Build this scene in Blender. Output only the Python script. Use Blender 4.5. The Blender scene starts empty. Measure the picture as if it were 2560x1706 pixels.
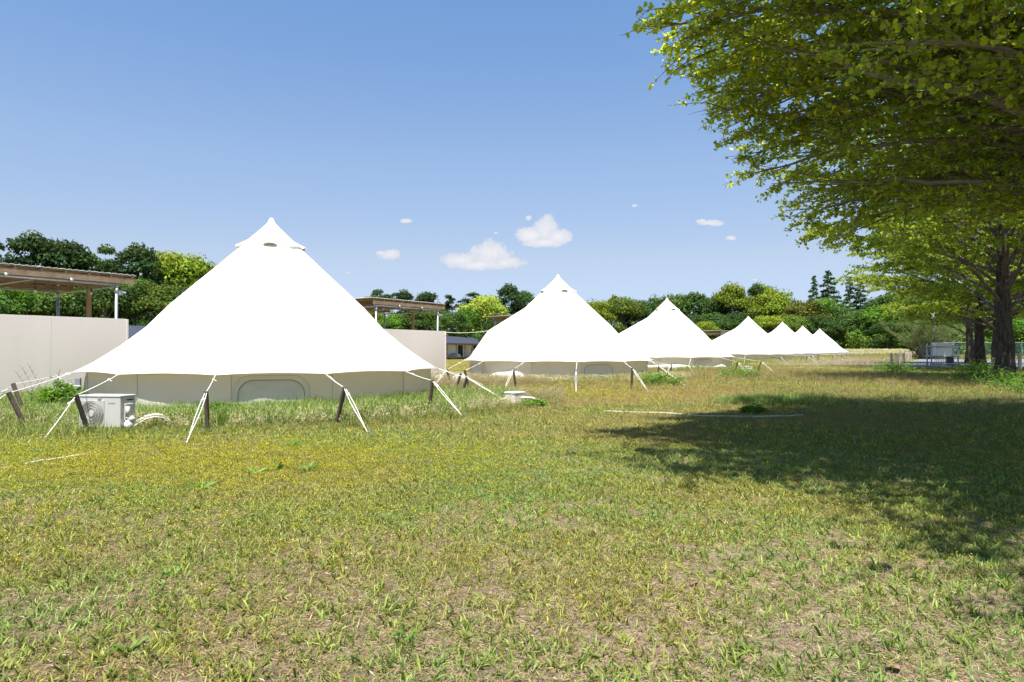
import bpy, math, random
import numpy as np
from mathutils import Vector, Matrix

R = math.radians
scene = bpy.context.scene
COL = scene.collection
F = 1707.0            # focal length in pixels of the 2560 px wide frame (24 mm)
HZ = 873.5            # horizon row
CAMH = 1.15

# ------------------------------------------------------------------ camera
cam_d = bpy.data.cameras.new('camera')
cam_d.sensor_width = 36.0
cam_d.lens = 36.0 * F / 2560.0
cam_d.clip_start = 0.1
cam_d.clip_end = 3000.0
cam = bpy.data.objects.new('camera', cam_d)
COL.objects.link(cam)
cam.location = (0, 0, CAMH)
cam.rotation_euler = (R(90) + math.atan((HZ - 853.0) / F), 0, 0)
scene.camera = cam

# ------------------------------------------------------------------ light
SUN_EL, SUN_AZ = R(69), R(189)          # azimuth from +Y towards +X
sdir = Vector((math.sin(SUN_AZ) * math.cos(SUN_EL), math.cos(SUN_AZ) * math.cos(SUN_EL), math.sin(SUN_EL)))
sun_d = bpy.data.lights.new('sun', 'SUN')
sun_d.energy = 5.0
sun_d.angle = R(0.53)
sun_d.color = (1.0, 0.955, 0.88)
sun = bpy.data.objects.new('sun', sun_d)
COL.objects.link(sun)
sun.rotation_euler = sdir.to_track_quat('Z', 'Y').to_euler()

SKY_STRENGTH = 0.12
EXPOSURE = 1.1
scene.view_settings.view_transform = 'Standard'
scene.view_settings.look = 'None'
scene.view_settings.gamma = 1.0
scene.cycles.diffuse_bounces = 7
scene.view_settings.exposure = EXPOSURE

SKY_GRADE = [(0.0, (.33, .43, .715)), (.066, (.406, .403, .51)), (.13, (.545, .48, .49)), (.267, (.63, .60, .605)), (.44, (.56, .65, .715)), (1.0, (.42, .56, .70))]
def build_world():
    w = bpy.data.worlds.new('World')
    scene.world = w
    w.use_nodes = True
    nt = w.node_tree
    N, L = nt.nodes, nt.links
    N.clear()
    out = N.new('ShaderNodeOutputWorld')
    bg = N.new('ShaderNodeBackground')
    bg.inputs['Strength'].default_value = SKY_STRENGTH
    sky = N.new('ShaderNodeTexSky')
    sky.sky_type = 'NISHITA'
    sky.sun_disc = False
    sky.sun_elevation = SUN_EL
    sky.sun_rotation = SUN_AZ
    sky.air_density = 1.0
    sky.dust_density = 0.35
    sky.ozone_density = 1.6
    # grading of the sky light itself: deeper blue aloft, less milky near the horizon
    tc0 = N.new('ShaderNodeTexCoord'); sp0 = N.new('ShaderNodeSeparateXYZ')
    L.new(tc0.outputs['Generated'], sp0.inputs[0])
    cr = N.new('ShaderNodeValToRGB'); cr.color_ramp.interpolation = 'LINEAR'
    pts = SKY_GRADE
    while len(cr.color_ramp.elements) < len(pts): cr.color_ramp.elements.new(0.5)
    for e, (p, c) in zip(cr.color_ramp.elements, pts): e.position = p; e.color = (*c, 1)
    L.new(sp0.outputs['Z'], cr.inputs[0])
    tint = N.new('ShaderNodeVectorMath'); tint.operation = 'MULTIPLY'
    L.new(sky.outputs['Color'], tint.inputs[0]); L.new(cr.outputs[0], tint.inputs[1])
    sc2 = N.new('ShaderNodeVectorMath'); sc2.operation = 'SCALE'; sc2.inputs['Scale'].default_value = 1.083 * 2.144 / 2 ** EXPOSURE
    L.new(tint.outputs[0], sc2.inputs[0]); tint = sc2
    # clouds far away, placed by direction in the sky
    tc = N.new('ShaderNodeTexCoord')
    sep = N.new('ShaderNodeSeparateXYZ')
    L.new(tc.outputs['Generated'], sep.inputs[0])
    def M(op, a, b=None, c=None):
        n = N.new('ShaderNodeMath'); n.operation = op
        for i, v in enumerate((a, b, c)):
            if v is None: continue
            if isinstance(v, (int, float)): n.inputs[i].default_value = v
            else: L.new(v, n.inputs[i])
        return n.outputs[0]
    ysafe = M('MAXIMUM', sep.outputs['Y'], 0.05)
    u = M('DIVIDE', sep.outputs['X'], ysafe)
    v = M('DIVIDE', sep.outputs['Z'], ysafe)
    uv = N.new('ShaderNodeCombineXYZ')
    L.new(u, uv.inputs[0]); L.new(v, uv.inputs[1])
    def noise(scale, detail, rough, loc=0.0):
        n = N.new('ShaderNodeTexNoise')
        n.inputs['Scale'].default_value = scale
        n.inputs['Detail'].default_value = detail
        n.inputs['Roughness'].default_value = rough
        L.new(uv.outputs[0], n.inputs['Vector'])
        return n
    n1 = noise(34.0, 7.0, 0.62)
    n2 = noise(120.0, 5.0, 0.65)
    lobes = [(1222, 636, 62, 38, .0), (1150, 652, 60, 22, .0), (1268, 657, 52, 17, .0), (1200, 662, 88, 15, 0),
             (1362, 572, 36, 42, .0), (1328, 588, 50, 24, .0), (1398, 592, 46, 22, .0), (1358, 606, 62, 14, 0),
             (975, 636, 36, 16, .15), (955, 632, 30, 8, .3), (1016, 552, 26, 8, .35), (1775, 557, 44, 10, .15), (1755, 553, 22, 9, .2),
             (1828, 595, 20, 9, .1), (1588, 514, 14, 7, .4), (1240, 582, 16, 6, .5), (1322, 545, 18, 16, .45), (870, 682, 20, 5, .6)]
    dens = None
    vert = None
    for (px, py, rx, ry, thin) in lobes:
        c = N.new('ShaderNodeVectorMath'); c.operation = 'SUBTRACT'
        L.new(uv.outputs[0], c.inputs[0])
        c.inputs[1].default_value = ((px - 1280) / F, (HZ - py) / F, 0)
        s = N.new('ShaderNodeVectorMath'); s.operation = 'MULTIPLY'
        L.new(c.outputs[0], s.inputs[0])
        s.inputs[1].default_value = (F / rx, F / ry, 0)
        ln = N.new('ShaderNodeVectorMath'); ln.operation = 'LENGTH'
        L.new(s.outputs[0], ln.inputs[0])
        d = M('SUBTRACT', 1.0 - thin, M('MULTIPLY', ln.outputs['Value'], 1.0))
        dens = d if dens is None else M('MAXIMUM', dens, d)
    dens = M('MAXIMUM', dens, -1.0)
    dd = M('ADD', dens, M('MULTIPLY', M('SUBTRACT', n1.outputs['Fac'], 0.5), 1.5))
    dd = M('ADD', dd, M('MULTIPLY', M('SUBTRACT', n2.outputs['Fac'], 0.5), 0.75))
    mr = N.new('ShaderNodeMapRange'); mr.interpolation_type = 'SMOOTHSTEP'
    L.new(dd, mr.inputs['Value'])
    mr.inputs['From Min'].default_value = -0.02
    mr.inputs['From Max'].default_value = 0.28
    mr.inputs['To Max'].default_value = 0.95
    front = M('GREATER_THAN', sep.outputs['Y'], 0.06)
    mask = M('MULTIPLY', mr.outputs['Result'], front)
    # cloud brightness varies with its own thickness
    mc = N.new('ShaderNodeMapRange')
    L.new(dd, mc.inputs['Value'])
    mc.inputs['From Min'].default_value = 0.0; mc.inputs['From Max'].default_value = 1.1
    ramp = N.new('ShaderNodeMix'); ramp.data_type = 'RGBA'
    L.new(mc.outputs['Result'], ramp.inputs['Factor'])
    k = 1.0 / SKY_STRENGTH / (2 ** EXPOSURE)
    ramp.inputs['A'].default_value = (0.66 * k, 0.71 * k, 0.82 * k, 1)
    ramp.inputs['B'].default_value = (0.93 * k, 0.92 * k, 0.94 * k, 1)
    mix = N.new('ShaderNodeMix'); mix.data_type = 'RGBA'
    L.new(mask, mix.inputs['Factor'])
    L.new(tint.outputs[0], mix.inputs['A'])
    L.new(ramp.outputs['Result'], mix.inputs['B'])
    L.new(mix.outputs['Result'], bg.inputs['Color'])
    L.new(bg.outputs[0], out.inputs[0])
build_world()

# ------------------------------------------------------------------ terrain maths
RD = np.array([0.5262, 0.8504])        # direction of the row of tents
RN = np.array([-0.8504, 0.5262])       # to the left of it
T1 = np.array([-5.53, 15.66])

def smooth(a, b, x):
    t = np.clip((x - a) / (b - a), 0, 1)
    return t * t * (3 - 2 * t)

_rs = np.random.RandomState(7)
_tab = _rs.rand(256, 256)
def vnoise(x, y):
    x = np.asarray(x, float); y = np.asarray(y, float)
    xi = np.floor(x).astype(int); yi = np.floor(y).astype(int)
    fx = x - xi; fy = y - yi
    fx = fx * fx * (3 - 2 * fx); fy = fy * fy * (3 - 2 * fy)
    a = _tab[xi & 255, yi & 255]; b = _tab[(xi + 1) & 255, yi & 255]
    c = _tab[xi & 255, (yi + 1) & 255]; d = _tab[(xi + 1) & 255, (yi + 1) & 255]
    return (a * (1 - fx) + b * fx) * (1 - fy) + (c * (1 - fx) + d * fx) * fy
def fbm(x, y, s, o=4):
    v = 0; a = 0.5; t = 0
    for i in range(o):
        v = v + a * vnoise(np.asarray(x) * s + 17.3 * i, np.asarray(y) * s + 31.7 * i); t += a
        a *= 0.5; s *= 2.03
    return v / t

def groundz(x, y):
    x = np.asarray(x, float); y = np.asarray(y, float)
    s = (x - T1[0]) * RN[0] + (y - T1[1]) * RN[1]
    g = -0.27 * smooth(3.9, 6.0, s) - 0.35 * np.clip((s - 6.5) / 50, 0, 1)
    g = g + 0.035 * (fbm(x, y, 0.35, 3) - 0.5) * smooth(1.0, 4.0, np.hypot(x, y) + 1)
    return g
def gz(x, y): return float(groundz(x, y))

def gp(px, py, up=0.0):
    """ground point seen at a pixel of the photograph"""
    Y = (CAMH - up) * F / (py - HZ)
    X = (px - 1280) / F * Y
    return Vector((X, Y, gz(X, Y)))
def at(px, py, Y):
    return Vector(((px - 1280) / F * Y, Y, CAMH + (HZ - py) / F * Y))

# ------------------------------------------------------------------ object helpers
def tag(o, label=None, cat=None, group=None, kind=None):
    if label: o['label'] = label
    if cat: o['category'] = cat
    if group: o['group'] = group
    if kind: o['kind'] = kind
    return o
def empty(name, loc=(0, 0, 0), rz=0.0, label=None, cat=None, group=None):
    o = bpy.data.objects.new(name, None)
    o.empty_display_size = 0.2
    COL.objects.link(o)
    o.location = loc; o.rotation_euler = (0, 0, rz)
    return tag(o, label, cat, group)

class MB:
    """collects verts and faces of one mesh"""
    def __init__(s): s.v = []; s.f = []
    def add(s, vs, fs):
        b = len(s.v); s.v += [tuple(p) for p in vs]; s.f += [tuple(b + i for i in f) for f in fs]; return s
    def box(s, c, d, rz=0.0, m=None):
        x, y, z = (t / 2 for t in d)
        P = [Vector(p) for p in ((-x, -y, -z), (x, -y, -z), (x, y, -z), (-x, y, -z), (-x, -y, z), (x, -y, z), (x, y, z), (-x, y, z))]
        M = m if m is not None else Matrix.Rotation(rz, 3, 'Z')
        P = [M @ p + Vector(c) for p in P]
        return s.add(P, [(0, 3, 2, 1), (4, 5, 6, 7), (0, 1, 5, 4), (1, 2, 6, 5), (2, 3, 7, 6), (3, 0, 4, 7)])
    def tube(s, pts, rad, n=6, cap=True):
        pts = [Vector(p) for p in pts]
        if isinstance(rad, (int, float)): rad = [rad] * len(pts)
        up = None; rings = []
        for i, p in enumerate(pts):
            t = (pts[min(i + 1, len(pts) - 1)] - pts[max(i - 1, 0)])
            if t.length < 1e-9: t = Vector((0, 0, 1))
            t.normalize()
            if up is None:
                up = Vector((0, 0, 1)) if abs(t.z) < .9 else Vector((1, 0, 0))
            a = t.cross(up)
            if a.length < 1e-4: a = t.cross(Vector((0, 1, 0)))
            a.normalize(); b = a.cross(t)
            up = b
            rings.append([p + (a * math.cos(2 * math.pi * k / n) + b * math.sin(2 * math.pi * k / n)) * rad[i] for k in range(n)])
        vs = [q for r in rings for q in r]; fs = []
        for i in range(len(pts) - 1):
            for k in range(n):
                k2 = (k + 1) % n
                fs.append((i * n + k, (i + 1) * n + k, (i + 1) * n + k2, i * n + k2))
        if cap:
            fs.append(tuple(range(n))); fs.append(tuple(reversed(range((len(pts) - 1) * n, len(pts) * n))))
        return s.add(vs, fs)
    def grid(s, rows):
        m = len(rows[0]); vs = [p for r in rows for p in r]; fs = []
        for i in range(len(rows) - 1):
            for k in range(m - 1):
                fs.append((i * m + k, i * m + k + 1, (i + 1) * m + k + 1, (i + 1) * m + k))
        return s.add(vs, fs)
    def build(s, name, mat, parent=None, smooth_=False, bevel=0.0):
        me = bpy.data.meshes.new(name)
        me.from_pydata(s.v, [], s.f)
        if smooth_: me.polygons.foreach_set('use_smooth', [True] * len(me.polygons))
        me.materials.append(mat)
        me.update()
        o = bpy.data.objects.new(name, me)
        COL.objects.link(o)
        if parent: o.parent = parent
        if bevel:
            b = o.modifiers.new('bevel', 'BEVEL'); b.width = bevel; b.segments = 2; b.limit_method = 'ANGLE'
        return o

def npmesh(name, V, Fq, mat, col=None, smooth_=False, link=True, parent=None):
    """V (n,3), Fq (m,k) uniform faces; col (n,3) point colour 'tint'"""
    me = bpy.data.meshes.new(name)
    V = np.ascontiguousarray(V, dtype=np.float32); Fq = np.ascontiguousarray(Fq, dtype=np.int32)
    k = Fq.shape[1]
    me.vertices.add(len(V)); me.vertices.foreach_set('co', V.ravel())
    me.loops.add(Fq.size); me.loops.foreach_set('vertex_index', Fq.ravel())
    me.polygons.add(len(Fq)); me.polygons.foreach_set('loop_start', np.arange(0, Fq.size, k, dtype=np.int32))
    me.polygons.foreach_set('loop_total', np.full(len(Fq), k, dtype=np.int32))
    if smooth_: me.polygons.foreach_set('use_smooth', np.ones(len(Fq), dtype=bool))
    if col is not None:
        a = me.color_attributes.new('tint', 'FLOAT_COLOR', 'POINT')
        c4 = np.ones((len(V), 4), dtype=np.float32); c4[:, :3] = col
        a.data.foreach_set('color', c4.ravel())
    me.materials.append(mat)
    me.update(calc_edges=True)
    o = bpy.data.objects.new(name, me)
    if link: COL.objects.link(o)
    if parent: o.parent = parent
    return o

# ------------------------------------------------------------------ materials
def new_mat(name):
    m = bpy.data.materials.new(name); m.use_nodes = True
    nt = m.node_tree; nt.nodes.clear()
    out = nt.nodes.new('ShaderNodeOutputMaterial')
    return m, nt, out
def pbr(name, col, rough=0.6, metal=0.0, noise_scale=None, amount=0.12, bump=0.0, bump_scale=60.0, spec=0.5, stretch=None, col2=None, trans=0.0, tcol=None):
    m, nt, out = new_mat(name); N, L = nt.nodes, nt.links
    p = N.new('ShaderNodeBsdfPrincipled')
    p.inputs['Roughness'].default_value = rough
    p.inputs['Metallic'].default_value = metal
    p.inputs['Specular IOR Level'].default_value = spec
    tc = N.new('ShaderNodeTexCoord'); vec = tc.outputs['Object']
    if stretch:
        mp = N.new('ShaderNodeMapping'); mp.inputs['Scale'].default_value = stretch
        L.new(vec, mp.inputs['Vector']); vec = mp.outputs[0]
    if noise_scale:
        n = N.new('ShaderNodeTexNoise'); n.inputs['Scale'].default_value = noise_scale
        n.inputs['Detail'].default_value = 6; n.inputs['Roughness'].default_value = .65
        L.new(vec, n.inputs['Vector'])
        mr = N.new('ShaderNodeMapRange'); mr.inputs['From Min'].default_value = .3; mr.inputs['From Max'].default_value = .7
        L.new(n.outputs['Fac'], mr.inputs['Value'])
        mx = N.new('ShaderNodeMix'); mx.data_type = 'RGBA'
        c2 = col2 if col2 else tuple(c * (1 - amount * 2) for c in col)
        mx.inputs['A'].default_value = (*c2, 1); mx.inputs['B'].default_value = (*col, 1)
        L.new(mr.outputs['Result'], mx.inputs['Factor'])
        L.new(mx.outputs['Result'], p.inputs['Base Color'])
        csrc = mx.outputs['Result']
    else:
        p.inputs['Base Color'].default_value = (*col, 1); csrc = None
    if bump:
        n2 = N.new('ShaderNodeTexNoise'); n2.inputs['Scale'].default_value = bump_scale; n2.inputs['Detail'].default_value = 5
        L.new(vec, n2.inputs['Vector'])
        b = N.new('ShaderNodeBump'); b.inputs['Strength'].default_value = bump; b.inputs['Distance'].default_value = 0.02
        L.new(n2.outputs['Fac'], b.inputs['Height']); L.new(b.outputs[0], p.inputs['Normal'])
    if trans:
        t = N.new('ShaderNodeBsdfTranslucent'); t.inputs['Color'].default_value = (*(tcol or col), 1)
        ms = N.new('ShaderNodeMixShader'); ms.inputs[0].default_value = trans
        L.new(p.outputs[0], ms.inputs[1]); L.new(t.outputs[0], ms.inputs[2]); L.new(ms.outputs[0], out.inputs[0])
    else:
        L.new(p.outputs[0], out.inputs[0])
    return m

def leafy(name, base, trans_col, trans=0.45, use_tint=True, obj_col=False, inst=False, rough=0.5, var=0.25, spec=0.3):
    """foliage / blades: diffuse + translucency, colour = base * tint attribute * object colour"""
    m, nt, out = new_mat(name); N, L = nt.nodes, nt.links
    p = N.new('ShaderNodeBsdfPrincipled'); p.inputs['Roughness'].default_value = rough
    p.inputs['Specular IOR Level'].default_value = spec
    t = N.new('ShaderNodeBsdfTranslucent')
    def mul(a, b):
        x = N.new('ShaderNodeMix'); x.data_type = 'RGBA'; x.blend_type = 'MULTIPLY'; x.inputs['Factor'].default_value = 1
        x.clamp_result = False
        for s, v in (('A', a), ('B', b)):
            if isinstance(v, tuple): x.inputs[s].default_value = (*v, 1)
            else: L.new(v, x.inputs[s])
        return x.outputs['Result']
    fac = None
    if use_tint:
        a = N.new('ShaderNodeAttribute'); a.attribute_name = 'tint'; a.attribute_type = 'GEOMETRY'; fac = a.outputs['Color']
    if inst:
        a = N.new('ShaderNodeAttribute'); a.attribute_name = 'itint'; a.attribute_type = 'INSTANCER'
        fac = mul(fac, a.outputs['Color']) if fac is not None else a.outputs['Color']
    if obj_col:
        oi = N.new('ShaderNodeObjectInfo')
        fac = mul(fac, oi.outputs['Color']) if fac is not None else oi.outputs['Color']
    cb = mul(base, fac) if fac is not None else base
    ct = mul(trans_col, fac) if fac is not None else trans_col
    for v, sck in ((cb, p.inputs['Base Color']), (ct, t.inputs['Color'])):
        if isinstance(v, tuple): sck.default_value = (*v, 1)
        else: L.new(v, sck)
    ms = N.new('ShaderNodeMixShader'); ms.inputs[0].default_value = trans
    L.new(p.outputs[0], ms.inputs[1]); L.new(t.outputs[0], ms.inputs[2]); L.new(ms.outputs[0], out.inputs[0])
    return m

def canvas_mat(name, col, tcol, trans, bump=0.25, scale=(1, 1, 1)):
    m, nt, out = new_mat(name); N, L = nt.nodes, nt.links
    p = N.new('ShaderNodeBsdfPrincipled'); p.inputs['Roughness'].default_value = .85
    p.inputs['Specular IOR Level'].default_value = 0.2
    tc = N.new('ShaderNodeTexCoord')
    mp = N.new('ShaderNodeMapping'); mp.inputs['Scale'].default_value = scale
    L.new(tc.outputs['Object'], mp.inputs['Vector'])
    n = N.new('ShaderNodeTexNoise'); n.inputs['Scale'].default_value = 1.6; n.inputs['Detail'].default_value = 4
    n.inputs['Distortion'].default_value = 1.2
    L.new(mp.outputs[0], n.inputs['Vector'])
    b = N.new('ShaderNodeBump'); b.inputs['Strength'].default_value = bump; b.inputs['Distance'].default_value = 0.08
    L.new(n.outputs['Fac'], b.inputs['Height']); L.new(b.outputs[0], p.inputs['Normal'])
    n2 = N.new('ShaderNodeTexNoise'); n2.inputs['Scale'].default_value = 3.0; n2.inputs['Detail'].default_value = 5
    L.new(tc.outputs['Object'], n2.inputs['Vector'])
    mx = N.new('ShaderNodeMix'); mx.data_type = 'RGBA'
    mx.inputs['A'].default_value = (*[c * .92 for c in col], 1); mx.inputs['B'].default_value = (*col, 1)
    L.new(n2.outputs['Fac'], mx.inputs['Factor']); L.new(mx.outputs['Result'], p.inputs['Base Color'])
    t = N.new('ShaderNodeBsdfTranslucent'); t.inputs['Color'].default_value = (*tcol, 1)
    ms = N.new('ShaderNodeMixShader'); ms.inputs[0].default_value = trans
    L.new(p.outputs[0], ms.inputs[1]); L.new(t.outputs[0], ms.inputs[2]); L.new(ms.outputs[0], out.inputs[0])
    return m

M = {}
M['roofcloth'] = canvas_mat('white_canvas', (.86, .85, .82), (.95, .86, .68), .30, .10)
M['wallcloth'] = canvas_mat('cream_canvas', (.84, .81, .74), (.95, .91, .80), .44, .45, (1, 1, .35))
M['windowcloth'] = canvas_mat('window_canvas', (.80, .78, .73), (.9, .85, .7), .38, .7, (1.2, 1.2, 2.2))
M['piping'] = pbr('tan_piping', (.36, .24, .12), .8)
M['seam'] = pbr('seam', (.55, .50, .40), .9)
M['dark_strap'] = pbr('dark_strap', (.06, .05, .045), .8)
M['vent'] = pbr('vent_net', (.30, .28, .24), .9)
M['rope'] = pbr('white_rope', (.82, .80, .76), .8)
M['wallpanel'] = pbr('beige_panel', (.76, .685, .62), .75, noise_scale=1.3, amount=.03, bump=.05, bump_scale=8, stretch=(1, 1, .35))
M['stake'] = pbr('brown_stake', (.105, .075, .055), .8, noise_scale=14, amount=.25, bump=.6, bump_scale=50, stretch=(1, 1, .15))
M['wood'] = pbr('timber', (.42, .27, .15), .75, noise_scale=5, amount=.2, bump=.2, bump_scale=40, stretch=(1, 1, .3))
M['wood_beam'] = pbr('timber_beam', (.36, .25, .155), .8, noise_scale=4, amount=.22, bump=.3, bump_scale=30)
M['ply'] = pbr('plywood', (.33, .22, .13), .85, noise_scale=2.5, amount=.2)
M['galv'] = pbr('galvanised_pipe', (.50, .52, .55), .45, .55, noise_scale=9, amount=.12)
M['sheet'] = pbr('corrugated_sheet', (.62, .62, .60), .5, .2, noise_scale=3, amount=.12)
M['black'] = pbr('black_plastic', (.03, .03, .032), .5)
M['acwhite'] = pbr('enamel_ivory', (.50, .49, .455), .45, noise_scale=3, amount=.04)
M['acgrille'] = pbr('grille_ivory', (.42, .41, .38), .5)
M['acdark'] = pbr('grille_shadow', (.10, .10, .10), .7)
M['acgrey'] = pbr('grey_sticker', (.22, .23, .26), .5)
M['hose'] = pbr('corrugated_hose', (.72, .69, .62), .6, noise_scale=20, amount=.08)
M['pipe'] = pbr('white_pipe', (.50, .47, .41), .55, noise_scale=6, amount=.1)
M['boxbeige'] = pbr('beige_box', (.66, .64, .57), .6, noise_scale=5, amount=.05)
M['tarp'] = canvas_mat('white_tarp', (.6, .6, .58), (.6, .6, .6), .1, .9, (3, 3, 3))
M['houseroof'] = pbr('slate_blue_metal', (.032, .038, .058), .7, 0, noise_scale=1, amount=.1)
M['housewall'] = pbr('white_siding', (.86, .85, .84), .8, noise_scale=2, amount=.04)
M['glass'] = pbr('dark_glass', (.02, .035, .035), .08)
M['deck'] = pbr('deck_wood', (.50, .32, .18), .8, noise_scale=6, amount=.2)
M['asphalt'] = pbr('asphalt', (.17, .175, .185), .9, noise_scale=1.5, amount=.1, bump=.3, bump_scale=80)
M['sand'] = pbr('pale_dirt', (.36, .30, .23), .95, noise_scale=2.5, amount=.15, bump=.4, bump_scale=30)
M['fencewood'] = pbr('pale_stake', (.60, .49, .40), .85, noise_scale=8, amount=.2)
M['greenwire'] = pbr('green_wire', (.10, .20, .16), .6)
M['panelwhite'] = pbr('cabinet_ivory', (.85, .83, .72), .5, noise_scale=2, amount=.05)
M['pylon'] = pbr('pylon_steel', (.42, .46, .52), .6)
M['log'] = pbr('weathered_log', (.13, .11, .10), .9, noise_scale=6, amount=.3, bump=.5, bump_scale=20)
M['deadleaf'] = pbr('dead_leaf', (.25, .14, .075), .7, noise_scale=30, amount=.2)
def bark_mat():
    m, nt, out = new_mat('ginkgo_bark'); N, L = nt.nodes, nt.links
    p = N.new('ShaderNodeBsdfPrincipled'); p.inputs['Roughness'].default_value = .95
    tc = N.new('ShaderNodeTexCoord'); mp = N.new('ShaderNodeMapping'); mp.inputs['Scale'].default_value = (1, 1, .16)
    L.new(tc.outputs['Object'], mp.inputs['Vector'])
    n = N.new('ShaderNodeTexNoise'); n.inputs['Scale'].default_value = 16; n.inputs['Detail'].default_value = 8; n.inputs['Roughness'].default_value = .7
    n.inputs['Distortion'].default_value = .6
    L.new(mp.outputs[0], n.inputs['Vector'])
    r = N.new('ShaderNodeValToRGB'); e = r.color_ramp.elements
    e[0].position = .38; e[0].color = (.014, .009, .007, 1); e[1].position = .68; e[1].color = (.13, .098, .078, 1)
    L.new(n.outputs['Fac'], r.inputs[0]); L.new(r.outputs[0], p.inputs['Base Color'])
    b = N.new('ShaderNodeBump'); b.inputs['Strength'].default_value = 1; b.inputs['Distance'].default_value = .06
    L.new(n.outputs['Fac'], b.inputs['Height']); L.new(b.outputs[0], p.inputs['Normal']); L.new(p.outputs[0], out.inputs[0])
    return m
M['bark'] = bark_mat()
M['twig'] = pbr('grey_branch', (.31, .28, .24), .9, noise_scale=7, amount=.35, bump=.4, bump_scale=30)
M['twig_far'] = pbr('brown_branch', (.16, .13, .105), .9, noise_scale=7, amount=.35)
M['fartrunk'] = pbr('far_trunk', (.16, .13, .10), .95)
M['palebranch'] = pbr('pale_branch', (.19, .16, .12), .9)
M['ginkgo'] = leafy('ginkgo_leaf', (.14, .22, .02), (.78, .90, .06), .52, rough=.45)
M['ginkgo_far'] = leafy('far_ginkgo_leaf', (.13, .20, .02), (.48, .60, .045), .45, rough=.45)
M['farleaf'] = leafy('tree_leaf', (.105, .165, .04), (.16, .24, .03), .30, obj_col=True, rough=.7, spec=.15)
M['shrub'] = leafy('shrub_leaf', (.10, .18, .03), (.2, .32, .03), .38, rough=.55)
M['blade'] = leafy('grass_blade', (1, 1, 1), (1.25, 1.25, .8), .33, inst=True, rough=.5, spec=.35)
M['reed'] = leafy('reed', (.26, .20, .13), (.26, .2, .1), .3, use_tint=False)

# ------------------------------------------------------------------ ground colour
def regions(x, y):
    """weights of the ground cover at points"""
    n1 = fbm(x, y, .55, 4); n2 = fbm(x + 40, y + 11, .21, 3); n3 = fbm(x - 9, y + 70, 1.7, 3)
    yel = np.exp(-(((x + 3.6) / 3.4) ** 2 + ((y - 6.9) / 1.35) ** 2)) * 1.15
    yel = np.maximum(yel, .30 * np.exp(-(((x + .6) / 2.0) ** 2 + ((y - 6.5) / 1.3) ** 2)))
    yel = np.maximum(yel, .28 * np.exp(-(((x + 3) / 4) ** 2 + ((y - 5.0) / 1.2) ** 2)))
    yel = np.maximum(yel, .55 * np.exp(-(((x - .9) / 3.2) ** 2 + ((y - 17.0) / 1.9) ** 2)))
    yel = np.clip(yel * (.45 + 1.1 * n1), 0, 1)
    bare = smooth(.50, .64, n1 * .55 + n3 * .45 + .10 * smooth(5.5, 2.5, y) + .08 * np.exp(-((x - .2) / 1.5) ** 2) * smooth(5.5, 3.4, y)) * smooth(11, 4.5, y)
    bare = np.clip(bare, 0, 1)
    s = (x - T1[0]) * RN[0] + (y - T1[1]) * RN[1]
    red = smooth(11, 15, y) * smooth(46, 32, y) * smooth(-13, -8, -np.abs(x - 4.5) * 1.0) * smooth(.34, .56, n2 + .12)
    red = red * smooth(8.5, 2.0, s)
    pink = smooth(42.5, 46, y) * smooth(0.0, -2.0, s + 1.5) * smooth(-1.0, 1.0, (x - 22.9) * RN[0] + (y - 41.3) * RN[1]) * smooth(130, 100, y)
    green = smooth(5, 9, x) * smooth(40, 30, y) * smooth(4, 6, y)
    return yel, bare, red, pink, green, n1, n2, n3

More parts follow.
